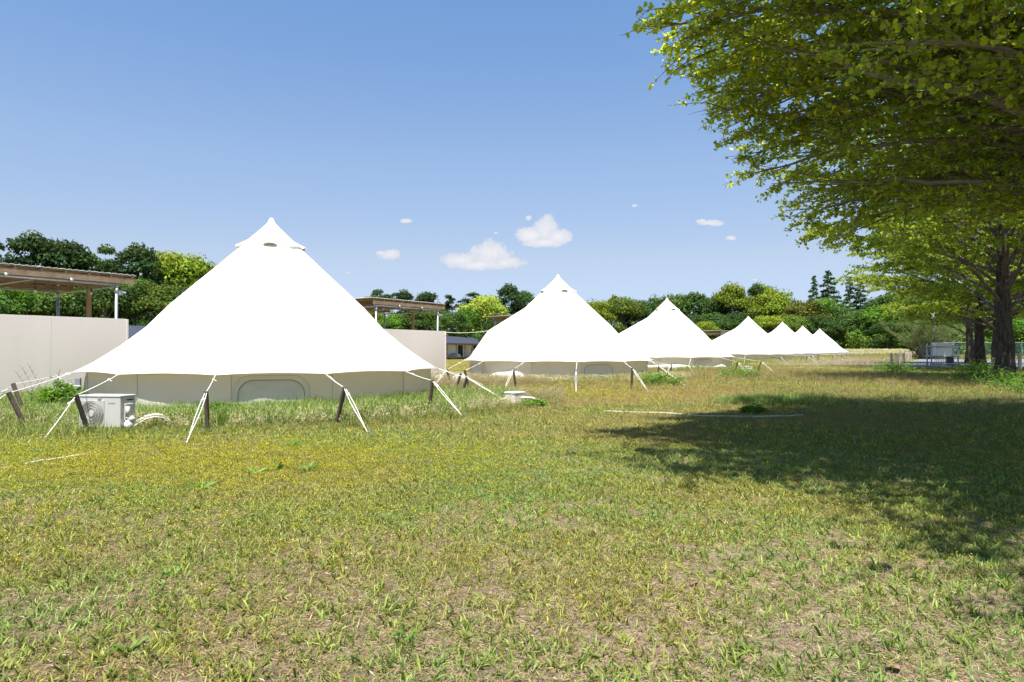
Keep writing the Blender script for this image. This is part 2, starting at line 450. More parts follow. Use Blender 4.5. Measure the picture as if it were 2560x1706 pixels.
def build_ground():
    def axis(lo, hi, step, far, g=1.09):
        a = list(np.arange(lo, hi + 1e-6, step)); st = step
        while a[-1] < far[1]: st *= g; a.append(a[-1] + st)
        st = step
        while a[0] > far[0]: st *= g; a.insert(0, a[0] - st)
        return np.array(a)
    xs = axis(-14, 24, .16, (-1500, 1500), 1.09); ys = axis(.5, 34, .16, (-200, 2500), 1.07)
    X, Y = np.meshgrid(xs, ys)
    Z = groundz(X, Y)
    micro = (fbm(X, Y, 6, 3) - .5) * .02 * smooth(30, 15, np.hypot(X, Y))
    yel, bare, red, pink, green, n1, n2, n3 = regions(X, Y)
    c = np.zeros(X.shape + (3,))
    def lay(w, col):
        nonlocal c
        c = c * (1 - w[..., None]) + np.array(col) * w[..., None]
    c[:] = (.185, .165, .090)
    lay(smooth(.35, .65, n1), (.155, .165, .065))
    lay(smooth(.45, .7, n3) * .5, (.215, .175, .105))
    lay(smooth(14, 26, Y) * .5, (.20, .175, .085))
    lay(red * .55, (.24, .18, .10))
    lay(yel * .8, (.28, .215, .03))
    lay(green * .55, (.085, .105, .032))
    lay(bare * .9, (.225, .165, .118))
    lay(bare * smooth(-1.0, 1.0, X) * .8, (.33, .265, .215))
    lay(smooth(5.5, 3.2, Y) * smooth(-1.6, -.2, X) * smooth(4, 2, X) * .4, (.31, .25, .20))
    lay(pink, (.27, .225, .205))
    s = (X - T1[0]) * RN[0] + (Y - T1[1]) * RN[1]
    lay(smooth(5, 8, s) * .85, (.24, .225, .09))
    lay(smooth(120, 200, Y) , (.12, .14, .05))
    ny, nx = X.shape
    idx = np.arange(nx * ny).reshape(ny, nx)
    Fq = np.stack([idx[:-1, :-1], idx[:-1, 1:], idx[1:, 1:], idx[1:, :-1]], -1).reshape(-1, 4)
    m, nt, out = new_mat('meadow_soil'); N, L = nt.nodes, nt.links
    p = N.new('ShaderNodeBsdfPrincipled'); p.inputs['Roughness'].default_value = .97; p.inputs['Specular IOR Level'].default_value = .15
    a = N.new('ShaderNodeAttribute'); a.attribute_name = 'tint'
    tc = N.new('ShaderNodeTexCoord')
    def nz(sc, det, ro=.7, dist=0):
        n = N.new('ShaderNodeTexNoise'); n.inputs['Scale'].default_value = sc; n.inputs['Detail'].default_value = det
        n.inputs['Roughness'].default_value = ro; n.inputs['Distortion'].default_value = dist
        L.new(tc.outputs['Object'], n.inputs['Vector']); return n
    a1 = nz(38, 8, .75, .4); a2 = nz(7, 6); a3 = nz(150, 3, .6, 1.5)
    r = N.new('ShaderNodeValToRGB'); e = r.color_ramp.elements
    e[0].position = .33; e[0].color = (.32, .30, .28, 1); e[1].position = .68; e[1].color = (1.55, 1.48, 1.4, 1)
    L.new(a1.outputs['Fac'], r.inputs[0])
    r2 = N.new('ShaderNodeValToRGB'); e = r2.color_ramp.elements
    e[0].position = .3; e[0].color = (.68, .7, .66, 1); e[1].position = .7; e[1].color = (1.28, 1.25, 1.2, 1)
    L.new(a2.outputs['Fac'], r2.inputs[0])
    def mul(x, y):
        q = N.new('ShaderNodeMix'); q.data_type = 'RGBA'; q.blend_type = 'MULTIPLY'; q.inputs['Factor'].default_value = 1
        L.new(x, q.inputs['A']); L.new(y, q.inputs['B']); return q.outputs['Result']
    L.new(mul(mul(a.outputs['Color'], r.outputs[0]), r2.outputs[0]), p.inputs['Base Color'])
    b = N.new('ShaderNodeBump'); b.inputs['Strength'].default_value = .9; b.inputs['Distance'].default_value = .03
    L.new(a1.outputs['Fac'], b.inputs['Height'])
    b2 = N.new('ShaderNodeBump'); b2.inputs['Strength'].default_value = .6; b2.inputs['Distance'].default_value = .01
    L.new(a3.outputs['Fac'], b2.inputs['Height']); L.new(b.outputs[0], b2.inputs['Normal'])
    L.new(b2.outputs[0], p.inputs['Normal']); L.new(p.outputs[0], out.inputs[0])
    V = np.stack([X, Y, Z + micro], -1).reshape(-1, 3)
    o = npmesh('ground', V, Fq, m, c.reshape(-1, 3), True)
    tag(o, kind='structure')
build_ground()

def flat_sheet(name, pts, up, mat):
    mb = MB(); mb.add([(x, y, gz(x, y) + up) for x, y in pts], [tuple(range(len(pts)))])
    return tag(mb.build(name, mat), kind='structure')
def draped(name, A, B, C, D, n, m, up, mat):
    A, B, C, D = (np.array(p, float) for p in (A, B, C, D)); rows = []
    for i in range(n + 1):
        t = i / n; P = A + (D - A) * t; Q = B + (C - B) * t; row = []
        for k in range(m + 1):
            s = k / m; w = P + (Q - P) * s; row.append((w[0], w[1], gz(*w) + up))
        rows.append(row)
    return tag(MB().grid(rows).build(name, mat), kind='structure')
draped('parking_area', (24.2, 43.4), (52, 43.4), (100, 78), (46.5, 78), 14, 20, .03, M['asphalt'])
draped('dirt_path', (17.5, 41.6), (46, 41.6), (46, 43.1), (17.5, 43.1), 3, 30, .026, M['sand'])

# ------------------------------------------------------------------ bell tents
NS = 13
SEC = 2 * math.pi / NS
A0 = R(33.6)                        # one guy point; angles from -Y towards +X
DOOR = A0 + 7.5 * SEC
PROF = [(0.0, 4.150), (.030, 4.135), (.055, 4.07), (.10, 4.00), (.17, 3.93), (.30, 3.80), (.66, 3.46), (1.2, 2.955), (1.7, 2.50), (2.15, 2.08), (2.59, 1.60), (3.05, 1.215), (3.5, .90), (3.85, .706)]
def apos(a, r, z): return Vector((math.sin(a) * r, -math.cos(a) * r, z))
def prof_z(r):
    for (r0, z0), (r1, z1) in zip(PROF, PROF[1:]):
        if r <= r1: return z0 + (z1 - z0) * (r - r0) / (r1 - r0)
    return PROF[-1][1]
def canopy_parts(parent):
    mb = MB(); SUB = 6
    def poly_r(r, th):              # th in [-.5,.5] sector units from the sector middle
        k = math.cos(SEC / 2) / math.cos(th * SEC)
        w = min(1, max(0, (r - .5) / 2.4))
        sag = (1 - (2 * th) ** 2) * .012 * w * (r / 3.85)
        return r * (1 + (k - 1) * w) - sag
    rings = PROF
    # ordinary sectors, and the raised door sector
    for s in range(NS):
        rows = []
        door = (s == 7)
        for i, (r, z) in enumerate(rings):
            row = []
            for k in range(SUB + 1):
                th = k / SUB - .5
                a = A0 + (s + .5 + th) * SEC
                rr = poly_r(r, th)
                zz = z
                e_ = 1 - (2 * th) ** 2
                if i == len(rings) - 1: zz = z + .026 * e_
                elif i == len(rings) - 2: zz = z + .012 * e_
                p = apos(a, rr, zz)
                if door and r > 1.1:
                    t = (r - 1.0) / (3.85 - 1.0); t = max(t, 0)
                    mid0 = apos(DOOR, 1.0, 3.126); pk = apos(DOOR, 3.3, 1.93)
                    q = mid0.lerp(pk, t)
                    w = 1 - abs(2 * th)
                    e = apos(a0 if False else A0 + (s + (0 if th < 0 else 1)) * SEC, poly_r(r, .5), z)
                    p = e.lerp(q, w)
                row.append(p)
            rows.append(row)
        mb.grid(rows)
    o = mb.build('canopy', M['roofcloth'], parent, True)
    import bmesh
    bm = bmesh.new(); bm.from_mesh(o.data); bmesh.ops.remove_doubles(bm, verts=bm.verts, dist=.002); bm.to_mesh(o.data); bm.free()
    sol = o.modifiers.new('thick', 'SOLIDIFY'); sol.thickness = .006; sol.offset = -1
    # valance hem along the eave
    hem = MB(); pts = []
    for s in range(NS):
        if s == 7: continue
        seg = []
        for k in range(SUB + 1):
            th = k / SUB - .5
            seg.append(apos(A0 + (s + .5 + th) * SEC, poly_r(3.85, th) + .004, .706 + .028 * (1 - (2 * th) ** 2) - .004))
        hem.tube(seg, .010, 5)
    hem.build('eave_hem', M['roofcloth'], parent, True)
    # cap over the apex: same cone a little proud, scalloped edge
    cap = MB(); rows = []
    n = 52
    vents = [R(17), R(-65), R(99), R(-147)]
    crn = [R(58), R(-24), R(-106), R(160)]
    for (r, z) in [(.0, 4.165), (.036, 4.15), (.065, 4.08), (.11, 4.01), (.18, 3.94), (.30, 3.822), (.45, 3.678), (.60, 3.535), (.74, 3.405)]:
        row = []
        for k in range(n + 1):
            a = 2 * math.pi * k / n
            w = max([max(0, 1 - abs((a - c + math.pi) % (2 * math.pi) - math.pi) / R(33)) for c in crn])
            rr = r; zz = z
            if r > .55:
                rr += (w ** 4 * .055 - .045) * (r - .55) / .19
                zz += (-w ** 4 * .030 + .028) * (r - .55) / .19
            row.append(apos(a, rr, zz))
        rows.append(row)
    cap.grid(rows)
    co = cap.build('apex_cap', M['roofcloth'], parent, True)
    sol = co.modifiers.new('thick', 'SOLIDIFY'); sol.thickness = .006; sol.offset = -1
    for vv in vents:
        r0, z0 = .66, 3.475
        hood = MB(); net = MB(); rows = []
        for i in range(5):
            u = i / 4
            row = []
            for k in range(11):
                ph = math.pi * k / 10
                lat = math.cos(ph) * .14; hgt = math.sin(ph) * .075 * u + .012 * u
                r = .50 + .21 * u
                base = apos(vv, r, prof_z(r) + .02)
                tangent = Vector((math.cos(vv), math.sin(vv), 0))
                nrm = (apos(vv, .7, .7)).normalized()
                row.append(base + tangent * lat + nrm * hgt)
            rows.append(row)
        hood.grid(rows)
        ho = hood.build('vent_hood', M['roofcloth'], parent, True)
        face = [p + (apos(vv, 1, 0)) * -.02 for p in rows[-1]]
        net.add(face, [tuple(range(len(face)))])
        net.build('vent_net', M['vent'], ho)

def wall_r(th, base=3.64):
    return base * math.cos(SEC / 2) / math.cos(th * SEC)
def wall_parts(parent, seed):
    rnd = random.Random(seed)
    mb = MB(); seams = []
    nz = 8; SUB = 16
    WB = A0 + R(3.2)                 # wall seams sit a little off the guy points
    for s in range(NS):
        if s == 7: continue
        rows = []
        ph = [rnd.uniform(0, 6.28) for _ in range(4)]
        for i in range(nz + 1):
            z = -.03 + (.80 + .03) * i / nz; row = []
            for k in range(SUB + 1):
                th = k / SUB - .5; e = 1 - (2 * th) ** 2
                u = i / nz
                rip = (math.sin(th * 9 + u * 3.2 + ph[0]) * .012 + math.sin(th * 21 - u * 5 + ph[1]) * .006 + math.sin(th * 5 - u * 4 + ph[2]) * .010) * e
                bul = .02 * math.sin(math.pi * u) * e
                row.append(apos(WB + (s + .5 + th) * SEC, wall_r(th) + rip - bul + (.015 if i == 0 else 0), z))
            rows.append(row)
        mb.grid(rows)
        seams.append(MB().tube([apos(WB + s * SEC, 3.646, z) for z in (0, .2, .4, .6, .76)], .007, 4))
    w = mb.build('side_wall', M['wallcloth'], parent, True)
    for q in seams: q.build('wall_seam', M['seam'], w)
    for s in range(NS):
        if s == 7: continue
        st = MB(); st.box(apos(A0 + s * SEC + R(3.2), 3.70, .752), (.05, .03, .03), A0 + s * SEC); st.build('strap', M['dark_strap'], parent)
    # mud skirt, pale strip at the bottom edge
    for wi in (-1, -4, 2, 5):
        a = A0 + (wi + .5) * SEC + R(0)
        c = apos(a, 3.64 * math.cos(SEC / 2) + .028, 0)
        tx = Vector((math.cos(a), math.sin(a), 0)); nrm = apos(a, 1, 0)
        def rr(hw, z0, z1, rad, n=8):
            pts = []
            for (cx, cz, a0) in ((hw - rad, z1 - rad, 0), (-(hw - rad), z1 - rad, 90)):
                for i in range(n + 1):
                    t = R(a0 + 90 * i / n); pts.append((cx + rad * math.cos(t), cz + rad * math.sin(t)))
            pts.append((-hw, z0)); pts.insert(0, (hw, z0))
            return pts
        outer = rr(.66, .04, .675, .30); inner = rr(.565, .06, .595, .26)
        band = MB()
        po = [c + tx * x + Vector((0, 0, z)) + nrm * .004 for x, z in outer]
        pi = [c + tx * x + Vector((0, 0, z)) + nrm * .018 for x, z in inner]
        m_ = len(po)
        band.add(po + pi, [(i, i + 1, m_ + i + 1, m_ + i) for i in range(m_ - 1)])
        wn = MB(); rows = []
        for i in range(9):
            row = []
            for k in range(17):
                x = (k / 16 - .5) * 2; z = i / 8
                zmax = .595
                xx = x * .56; zt = zmax
                if abs(xx) > .565 - .26: zt = zmax - .26 + math.sqrt(max(0, .26 ** 2 - (abs(xx) - (.565 - .26)) ** 2))
                zz = .05 + (zt - .05) * z
                edge = (1 - x * x) * math.sin(math.pi * min(1, z * .98 + .02))
                wr = (math.sin(x * 3.0 + z * 7.5) * .011 + math.sin(x * 6 - z * 11 + 1) * .006) * edge
                row.append(c + tx * xx + Vector((0, 0, zz)) + nrm * (.014 + wr))
            rows.append(row)
        wn.grid(rows)
        wo = wn.build('window', M['windowcloth'], parent, True)
        band.build('window_frame', M['wallcloth'], wo, True)
        zp = MB(); zp.tube([p + nrm * .004 for p in pi], .0075, 5)
        zp.build('window_piping', M['piping'], wo, True)
        zp = MB(); zp.tube(po, .005, 5)
        zp.build('window_seam', M['seam'], wo, True)
    # door front under the raised peak
    d = MB()
    pk = apos(DOOR, 3.27, 1.90); l = apos(DOOR - SEC / 2, 3.62, 0); r = apos(DOOR + SEC / 2, 3.62, 0)
    lt = apos(DOOR - SEC / 2, 3.62, .80); rt = apos(DOOR + SEC / 2, 3.62, .80); b = apos(DOOR, 3.3, 0)
    d.add([l, lt, pk, b, r, rt], [(0, 1, 2, 3), (3, 2, 5, 4)])
    do = d.build('door', M['wallcloth'], parent)
    z = MB(); z.tube([b + Vector((0, 0, .02)), pk - Vector((0, 0, .1))], .012, 4); z.build('zip', M['seam'], do)
    fl = MB(); fl.add([apos(A0 + s * SEC + R(3.2), 3.6, .012) for s in range(NS)], [tuple(range(NS))])
    fl.build('groundsheet', M['tarp'], parent)
    pl = MB(); pl.tube([(0, 0, 0), (0, 0, 4.05)], .03, 8); pl.build('centre_pole', M['galv'], parent)

def guy(parent, a, b, c, double=True, sag=.012, knot=True):
    """rope from the eave a over the stake top b to the ground peg c"""
    mb = MB()
    def seg(p, q, s, off=Vector((0, 0, 0)), rad=.005):
        n = 6
        mb.tube([p.lerp(q, i / n) - Vector((0, 0, s * 4 * (i / n) * (1 - i / n))) + off * math.sin(math.pi * min(1, i / n + .15)) for i in range(n + 1)], rad, 5)
    a, b, c = Vector(a), Vector(b), Vector(c)
    seg(a, b, sag, rad=.0062)
    side = (c - a).cross(Vector((0, 0, 1))).normalized() * .022
    if double:
        seg(b, c, sag * .5, side, .0045); seg(b, c, sag * .5, -side, .0045)
    else: seg(b, c, sag, rad=.006)
    o = mb.build('guy_rope', M['rope'], parent)
    if knot:
        k = MB(); m = a.lerp(b, .28); d = (b - a).normalized()
        k.tube([m - d * .03, m + d * .03], .014, 6); k.tube([m, m + Vector((.05, .01, -.03))], .006, 4)
        m = b.lerp(c, .16); d = (c - b).normalized()
        k.tube([m - d * .035 - side, m + d * .035 + side], .013, 5)
        k.build('rope_slider', M['rope'], o)
    pg = MB(); d = Vector((c.x - b.x, c.y - b.y, 0)).normalized()
    pg.tube([c + d * .03 + Vector((0, 0, .07)), c - d * .04 - Vector((0, 0, .15))], .011, 5)
    pg.tube([c + d * .02 + Vector((0, 0, .05)), c + d * .05 + Vector((0, 0, .035))], .008, 4)
    pg.build('peg', M['galv'], o)
    return o
def stake(top, bot, label, rad=.033):
    top, bot = Vector(top), Vector(bot)
    d = (top - bot).normalized(); mb = MB()
    p0 = bot - d * .18; n = 7; rnd = random.Random(int(abs(top.x * 991 + top.y * 77)))
    pts = [p0.lerp(top, i / n) for i in range(n + 1)]
    mb.tube(pts, [rad * (1 + rnd.uniform(-.07, .07)) for _ in pts], 8)
    o = mb.build('wooden_stake', M['stake'], None, False)
    tag(o, label, 'stake', 'brown stakes holding the guy ropes')
    # origin at its base
    me = o.data; me.transform(Matrix.Translation(-bot)); o.location = bot
    return o

TENTS = [(-5.53, 15.66), (1.86, 27.60), (9.12, 40.15), (21.5, 62.1), (29.6, 74.7), (37.3, 87.6), (44.8, 99.4)]
TLAB = ['largest white bell tent in front with an arched window panel beside the air conditioner',
        'white bell tent behind the small beige junction box, second of the row',
        'white bell tent with a sagging sunlit skirt, third of the row of tents',
        'small white bell tent, fourth of the row, just right of the gap between tents',
        'small white bell tent, fifth of the row',
        'distant white bell tent, sixth of the row, mostly hidden behind the fifth',
        'farthest white bell tent at the far right end of the row by the field']
TG = 'white bell tents standing in a row'
tent_objs = []
proto = empty('bell_tent', (*TENTS[0], 0), 0, TLAB[0], 'tent', TG)
canopy_parts(proto); wall_parts(proto, 5)
def copy_tree(o, parent=None):
    c = o.copy(); COL.objects.link(c)
    if parent is not None: c.parent = parent
    for ch in list(o.children): copy_tree(ch, c)
    return c
tent_objs.append(proto)
for i in range(1, 7):
    c = copy_tree(proto); c.location = (*TENTS[i], gz(*TENTS[i]) * .5); c['label'] = TLAB[i]
    tent_objs.append(c)

def eave(k, ti=0):          # world position of guy point k of tent ti
    return apos(A0 + k * SEC, 3.86, .70) + Vector((*TENTS[ti], 0))
def loc(ti, p): return Vector(p) - Vector(tent_objs[ti].location)
def add_guy(ti, k, top, peg, label=None, bot=None, dbl=True, mk=True):
    t = Vector(top)
    guy(tent_objs[ti], loc(ti, eave(k, ti)), loc(ti, t), loc(ti, peg), dbl)
    if mk: stake(t + (t - Vector(bot)).normalized() * .012, bot, label)
def st(px_t, py_t, px_b, py_b, lean=0.0):
    """stake from pixels: base on ground, top at base depth + lean"""
    b = gp(px_b, py_b); t = at(px_t, py_t, b.y + lean); return t, b
# first tent
b = Vector((-5.79, 9.36, 0)); b.z = gz(b.x, b.y); t = at(191, 989, 9.18); add_guy(0, -2, t, gp(110, 1101), 'thick brown stake leaning left against the air conditioner', b, False)
t, b = st(23, 983, 68, 1072, -.1); add_guy(0, -3, t, t + Vector((-.75, -.45, -t.z - .02)), 'lower and nearer stake of the leaning pair at the left edge', b, False)
t, b = st(34, 961, 66, 1044, -.0); add_guy(0, -4, t, t + Vector((-.95, .15, -t.z - .1)), 'farther stake of the leaning pair at the left edge', b, False)
t, b = st(516, 981, 520, 1076, -.05); add_guy(0, -1, t, gp(466, 1111), 'upright brown stake in front of the largest tent, left of its window', b)
t, b = st(862, 970, 842, 1060, -.15); add_guy(0, 0, t, gp(922, 1085), 'brown stake leaning right in front of the largest tent, right of its window', b)
t, b = st(1082, 952, 1071, 1033, -.1); add_guy(0, 1, t, gp(1160, 1046), 'brown stake at the right end of the largest tent near its corner rope', b)
t, b = st(1167, 944, 1151, 998, -.1); add_guy(0, 2, t, gp(1284, 1012), 'front brown stake of the crossed pair left of the junction box', b)
t, b = st(1152, 935, 1137, 980, .0); add_guy(0, 3, t, t + Vector((.9, .5, -t.z)), 'slim brown stake left of the crossed pair between the first two tents', b)
# second tent
t, b = st(1117, 924, 1127, 963, -.0); add_guy(1, -4, t, gp(1068, 985), 'small brown stake between the beige corner wall and the second tent', b)
t, b = st(1162, 927, 1175, 979, -.1); add_guy(1, -3, t, gp(1122, 972), 'rear brown stake of the crossed pair left of the second tent', b)
t, b = st(1283, 923, 1291, 977, -.1); add_guy(1, -2, t, gp(1256, 985), 'brown stake standing just behind the small beige junction box', b)
t, b = st(1440, 926, 1440, 979, -.05); add_guy(1, -1, t, gp(1440, 987), 'brown stake hidden by its own white rope before the second tent', b)
t, b = st(1581, 921, 1578, 974, -.1); add_guy(1, 0, t, gp(1621, 979), 'brown stake at the right front of the second tent', b)
t, b = st(1647, 915, 1643, 953, .0); add_guy(1, 1, t, gp(1717, 967), 'thin brown stake between the second and third tents, the darker left one', b)
# third tent
t, b = st(1678, 912, 1674, 947, 0); add_guy(2, -3, t, gp(1655, 952), 'pale grey stake in front of the third tent at its left', b)
guy(tent_objs[2], loc(2, eave(-1, 2)), loc(2, at(1722, 915, 35.2)), loc(2, gp(1740, 940)), False)
t, b = st(1844, 905, 1834, 939, -.1); add_guy(2, 0, t, gp(1872, 940), 'brown stake at the right front of the third tent', b)
t, b = st(1903, 904, 1892, 931, -.1); add_guy(2, 1, t, gp(1937, 932), 'brown stake right of the small beige box beside the third tent', b)
names = ['fourth', 'fifth', 'sixth', 'farthest']
pos_w = {-2: 'left front', -1: 'middle front', 0: 'right front', 1: 'right side'}
for ti in (3, 4, 5, 6):
    for k in (-2, -1, 0, 1):
        a = A0 + k * SEC
        b = apos(a, 5.7, 0) + Vector((*TENTS[ti], 0)); b.z = gz(b.x, b.y)
        t = apos(a, 5.85, .56) + Vector((*TENTS[ti], 0)); c = apos(a, 7.0, 0) + Vector((*TENTS[ti], 0)); c.z = gz(c.x, c.y)
        add_guy(ti, k, t, c, 'brown stake at the %s of the %s tent' % (pos_w[k], names[ti - 3]), b)

# bulges at the foot of some walls, shaped out past eave shade to catch sun
def skirt(ti, a0, a1, depth, hgt, seed, name='wall_bulge', power=.6):
    rnd = random.Random(seed); mb = MB(); rows = []; n = 40; m = 9
    ph = [rnd.uniform(0, 6) for _ in range(5)]
    for i in range(m + 1):
        u = i / m; row = []
        for k in range(n + 1):
            s = k / n; a = a0 + (a1 - a0) * s
            env = math.sin(math.pi * s ** 1.4) ** power
            fold = 1 + .16 * math.sin(s * 19 + ph[0] + u * 3) + .10 * math.sin(s * 37 + ph[1] - u * 5)
            r = 3.63 + depth * env * fold * math.sin(u * math.pi / 2) ** .8
            z = hgt * env * (1 + .12 * math.sin(s * 8 + ph[2])) * math.cos(u * math.pi / 2) ** .75 + .0
            row.append(apos(a, r, z - .01))
        rows.append(row)
    mb.grid(rows)
    return mb.build(name, M['wallcloth'], tent_objs[ti], True)
skirt(1, R(-52), R(-20), .36, .40, 2)
skirt(2, R(-75), R(16), .42, .34, 9, power=.35)
skirt(2, R(20), R(46), .5, .30, 4)
skirt(5, R(0), R(50), .6, .4, 5)
skirt(6, R(-60), R(-10), .6, .45, 6); skirt(6, R(5), R(45), .6, .35, 8)
# pale tube along the bottom of tent 2's wall
e = MB(); e.tube([apos(R(a), 3.93, .05) + Vector((0, 0, 0)) for a in np.linspace(-10, 3, 10)], .03, 6)
e.build('bottom_roll', M['pipe'], tent_objs[1], True)

# ------------------------------------------------------------------ beige windbreak walls and pergolas
def row2w(P, d, n, z=0): # along row / left of row
    return Vector((P[0] + RD[0] * d + RN[0] * n, P[1] + RD[1] * d + RN[1] * n, z))
ROWROT = math.atan2(RD[1], RD[0])
def windbreak(E, length, label, ztop):
    # E = right end
    o = empty('windbreak_wall', (E[0], E[1], gz(*E)), ROWROT, label, 'wall', 'beige windbreak walls beside the tents')
    zb = -.35; zt = ztop - o.location.z
    npan = max(1, int(round(length / 1.82)))
    for i in range(npan):
        x1 = -i * length / npan; x0 = -(i + 1) * length / npan
        mb = MB(); rnd = random.Random(i + int(length))
        mb.box(((x0 + x1) / 2, rnd.uniform(-.002, .002), (zb + zt) / 2), (x1 - x0 - .006, .05, zt - zb))
        mb.build('wall_panel', M['wallpanel'], o, bevel=.003)
    mb = MB(); mb.box((.035, .0, (zb + zt) / 2 - .01), (.06, .09, zt - zb)); mb.build('end_post', M['wallpanel'], o, bevel=.004)
    mb = MB()
    for i in range(npan + 1):
        x = -i * length / npan
        mb.box((x - .02, .07, (zb + zt) / 2 - .05), (.05, .05, zt - zb - .1))
    mb.build('backing_post', M['wood'], o)
    return o
WE1 = (-10.42, 18.39); WE2 = (-2.98, 30.16)
windbreak(WE1, 9.1, 'long beige windbreak wall at the left edge under the wooden roof', 1.965)
windbreak(WE2, 5.4, 'beige windbreak wall showing between the first and second tents', 1.945)

def pergola(P, label, bulbs=True):
    g = gz(P[0], P[1])
    o = empty('pergola', (P[0], P[1], g), ROWROT, label, 'pergola', 'wooden roofed terraces behind the tents')
    ZP = 2.895 - g     # pipe height above base
    L = 3.95; W = 3.15
    for (x, y) in ((0, 0), (-L, 0), (0, W), (-L, W)):
        mb = MB(); mb.tube([(x, y, -.1), (x, y, ZP - .03 - .03 * y / W)], .038, 10); mb.tube([(x, y, ZP - .22), (x, y, ZP - .10)], .05, 10)
        mb.build('metal_post', M['galv'], o, True)
    mb = MB(); mb.box((-.0, 1.42, (ZP - .2) / 2), (.10, .10, ZP + .05)); mb.build('timber_post', M['wood'], o, bevel=.004)
    mb = MB()
    mb.tube([(-L - .12, 0, ZP), (.03, 0, ZP)], .034, 8); mb.tube([(-L - .12, W, ZP - .06), (.03, W, ZP - .06)], .03, 8)
    mb.tube([(0, -.05, ZP - .045), (0, W + .05, ZP - .10)], .028, 8); mb.tube([(-L, -.05, ZP - .045), (-L, W + .05, ZP - .10)], .028, 8)
    mb.tube([(-L * .5, 0, ZP - .02), (-L * .5, W, ZP - .08)], .024, 8)
    for x in (-1.15, -2.6): mb.box((x, -.03, ZP + .02), (.07, .09, .10))
    mb.build('pipe_frame', M['galv'], o, True)
    bm = MB()
    bm.box((-L / 2 + .12, -.04, ZP + .115), (L + .66, .045, .15))
    bm.box((-L / 2 + .12, W * .5, ZP + .085), (L + .6, .045, .14)); bm.box((-L / 2 + .12, W + .04, ZP + .055), (L + .6, .045, .14))
    bm.build('beam', M['wood_beam'], o)
    rf = MB()
    for i in range(9):
        x = -L - .15 + i * (L + .55) / 8
        m = Matrix.Rotation(math.atan2(-.06, W), 3, 'X')
        rf.box((x, W / 2 + .12, ZP + .215 - .03), (.045, W + .36, .05), m=m)
    rf.build('rafter', M['wood_beam'], o)
    pl = MB(); m = Matrix.Rotation(math.atan2(-.06, W), 3, 'X')
    pl.box((-L / 2 + .15, W / 2 + .12, ZP + .225), (L + .75, W + .3, .012), m=m)
    pl.build('ceiling_board', M['ply'], o)
    sh = MB(); rows = []
    n = 150
    for j in range(2):
        y = -.08 + j * (W + .44); row = []
        for i in range(n + 1):
            x = -L - .35 + (L + .85) * i / n
            row.append(Vector((x, y, ZP + .262 - .02 * (y - W / 2) + .010 * math.sin(i * 1.25))))
        rows.append(row)
    sh.grid(rows); so = sh.build('roof_sheet', M['sheet'], o, True)
    s = so.modifiers.new('thick', 'SOLIDIFY'); s.thickness = .012
    cord = MB(); bl = MB()
    for k in range(4):
        x = -.25 - k * 1.15; y = .8 + .5 * (k % 2)
        bl_top = Vector((x, y, ZP - .12))
        cord.tube([bl_top + Vector((0, 0, .3)), bl_top], .005, 4); cord.tube([bl_top + Vector((0, 0, .02)), bl_top - Vector((0, 0, .06))], .022, 8)
        bl.tube([bl_top - Vector((0, 0, .06)), bl_top - Vector((0, 0, .10)), bl_top - Vector((0, 0, .14))], [.016, .034, .012], 8)
    co = cord.build('lamp_cord', M['black'], o); bl.build('bulb', M['panelwhite'], co, True)
    lp = MB(); lp.box((.08, -.07, ZP - .22), (.07, .10, .12)); lp.tube([(.12, -.1, ZP - .21), (.18, -.14, ZP - .23)], .035, 8)
    lp.build('spotlight', M['acgrey'], o)
    dk = MB()
    for i in range(22):
        dk.box((-L / 2, .15 + i * .14, .18), (L + .3, .13, .03))
    dk.build('terrace_deck', M['deck'], o)
    return o
pergola((-10.70, 18.45), 'wooden roofed pergola above the beige wall at the left edge of the photo')
pergola((-3.31, 30.39), 'wooden roofed pergola between the first and second tents')
pergola((3.75, 42.9), 'pergola roof tip just peeking out left of the second tent')
pergola((24.6, 76.9), 'small grey pergola roof seen between the third and fourth tents')

# line from wall corner to the raised door peak of tent 2
c = MB()
P = Vector((WE2[0] + .03, WE2[1] - .02, 1.90)); Q = apos(DOOR, 3.3, 1.93) + Vector((*TENTS[1], 0))
c.tube([P.lerp(Q, i / 10) - Vector((0, 0, .05 * 4 * (i / 10) * (1 - i / 10))) for i in range(11)], .008, 5)
c.tube([P, P + Vector((.02, -.01, -.12))], .012, 5)
c.build('door_rope', M['rope'], tent_objs[1]).location = -Vector(tent_objs[1].location)

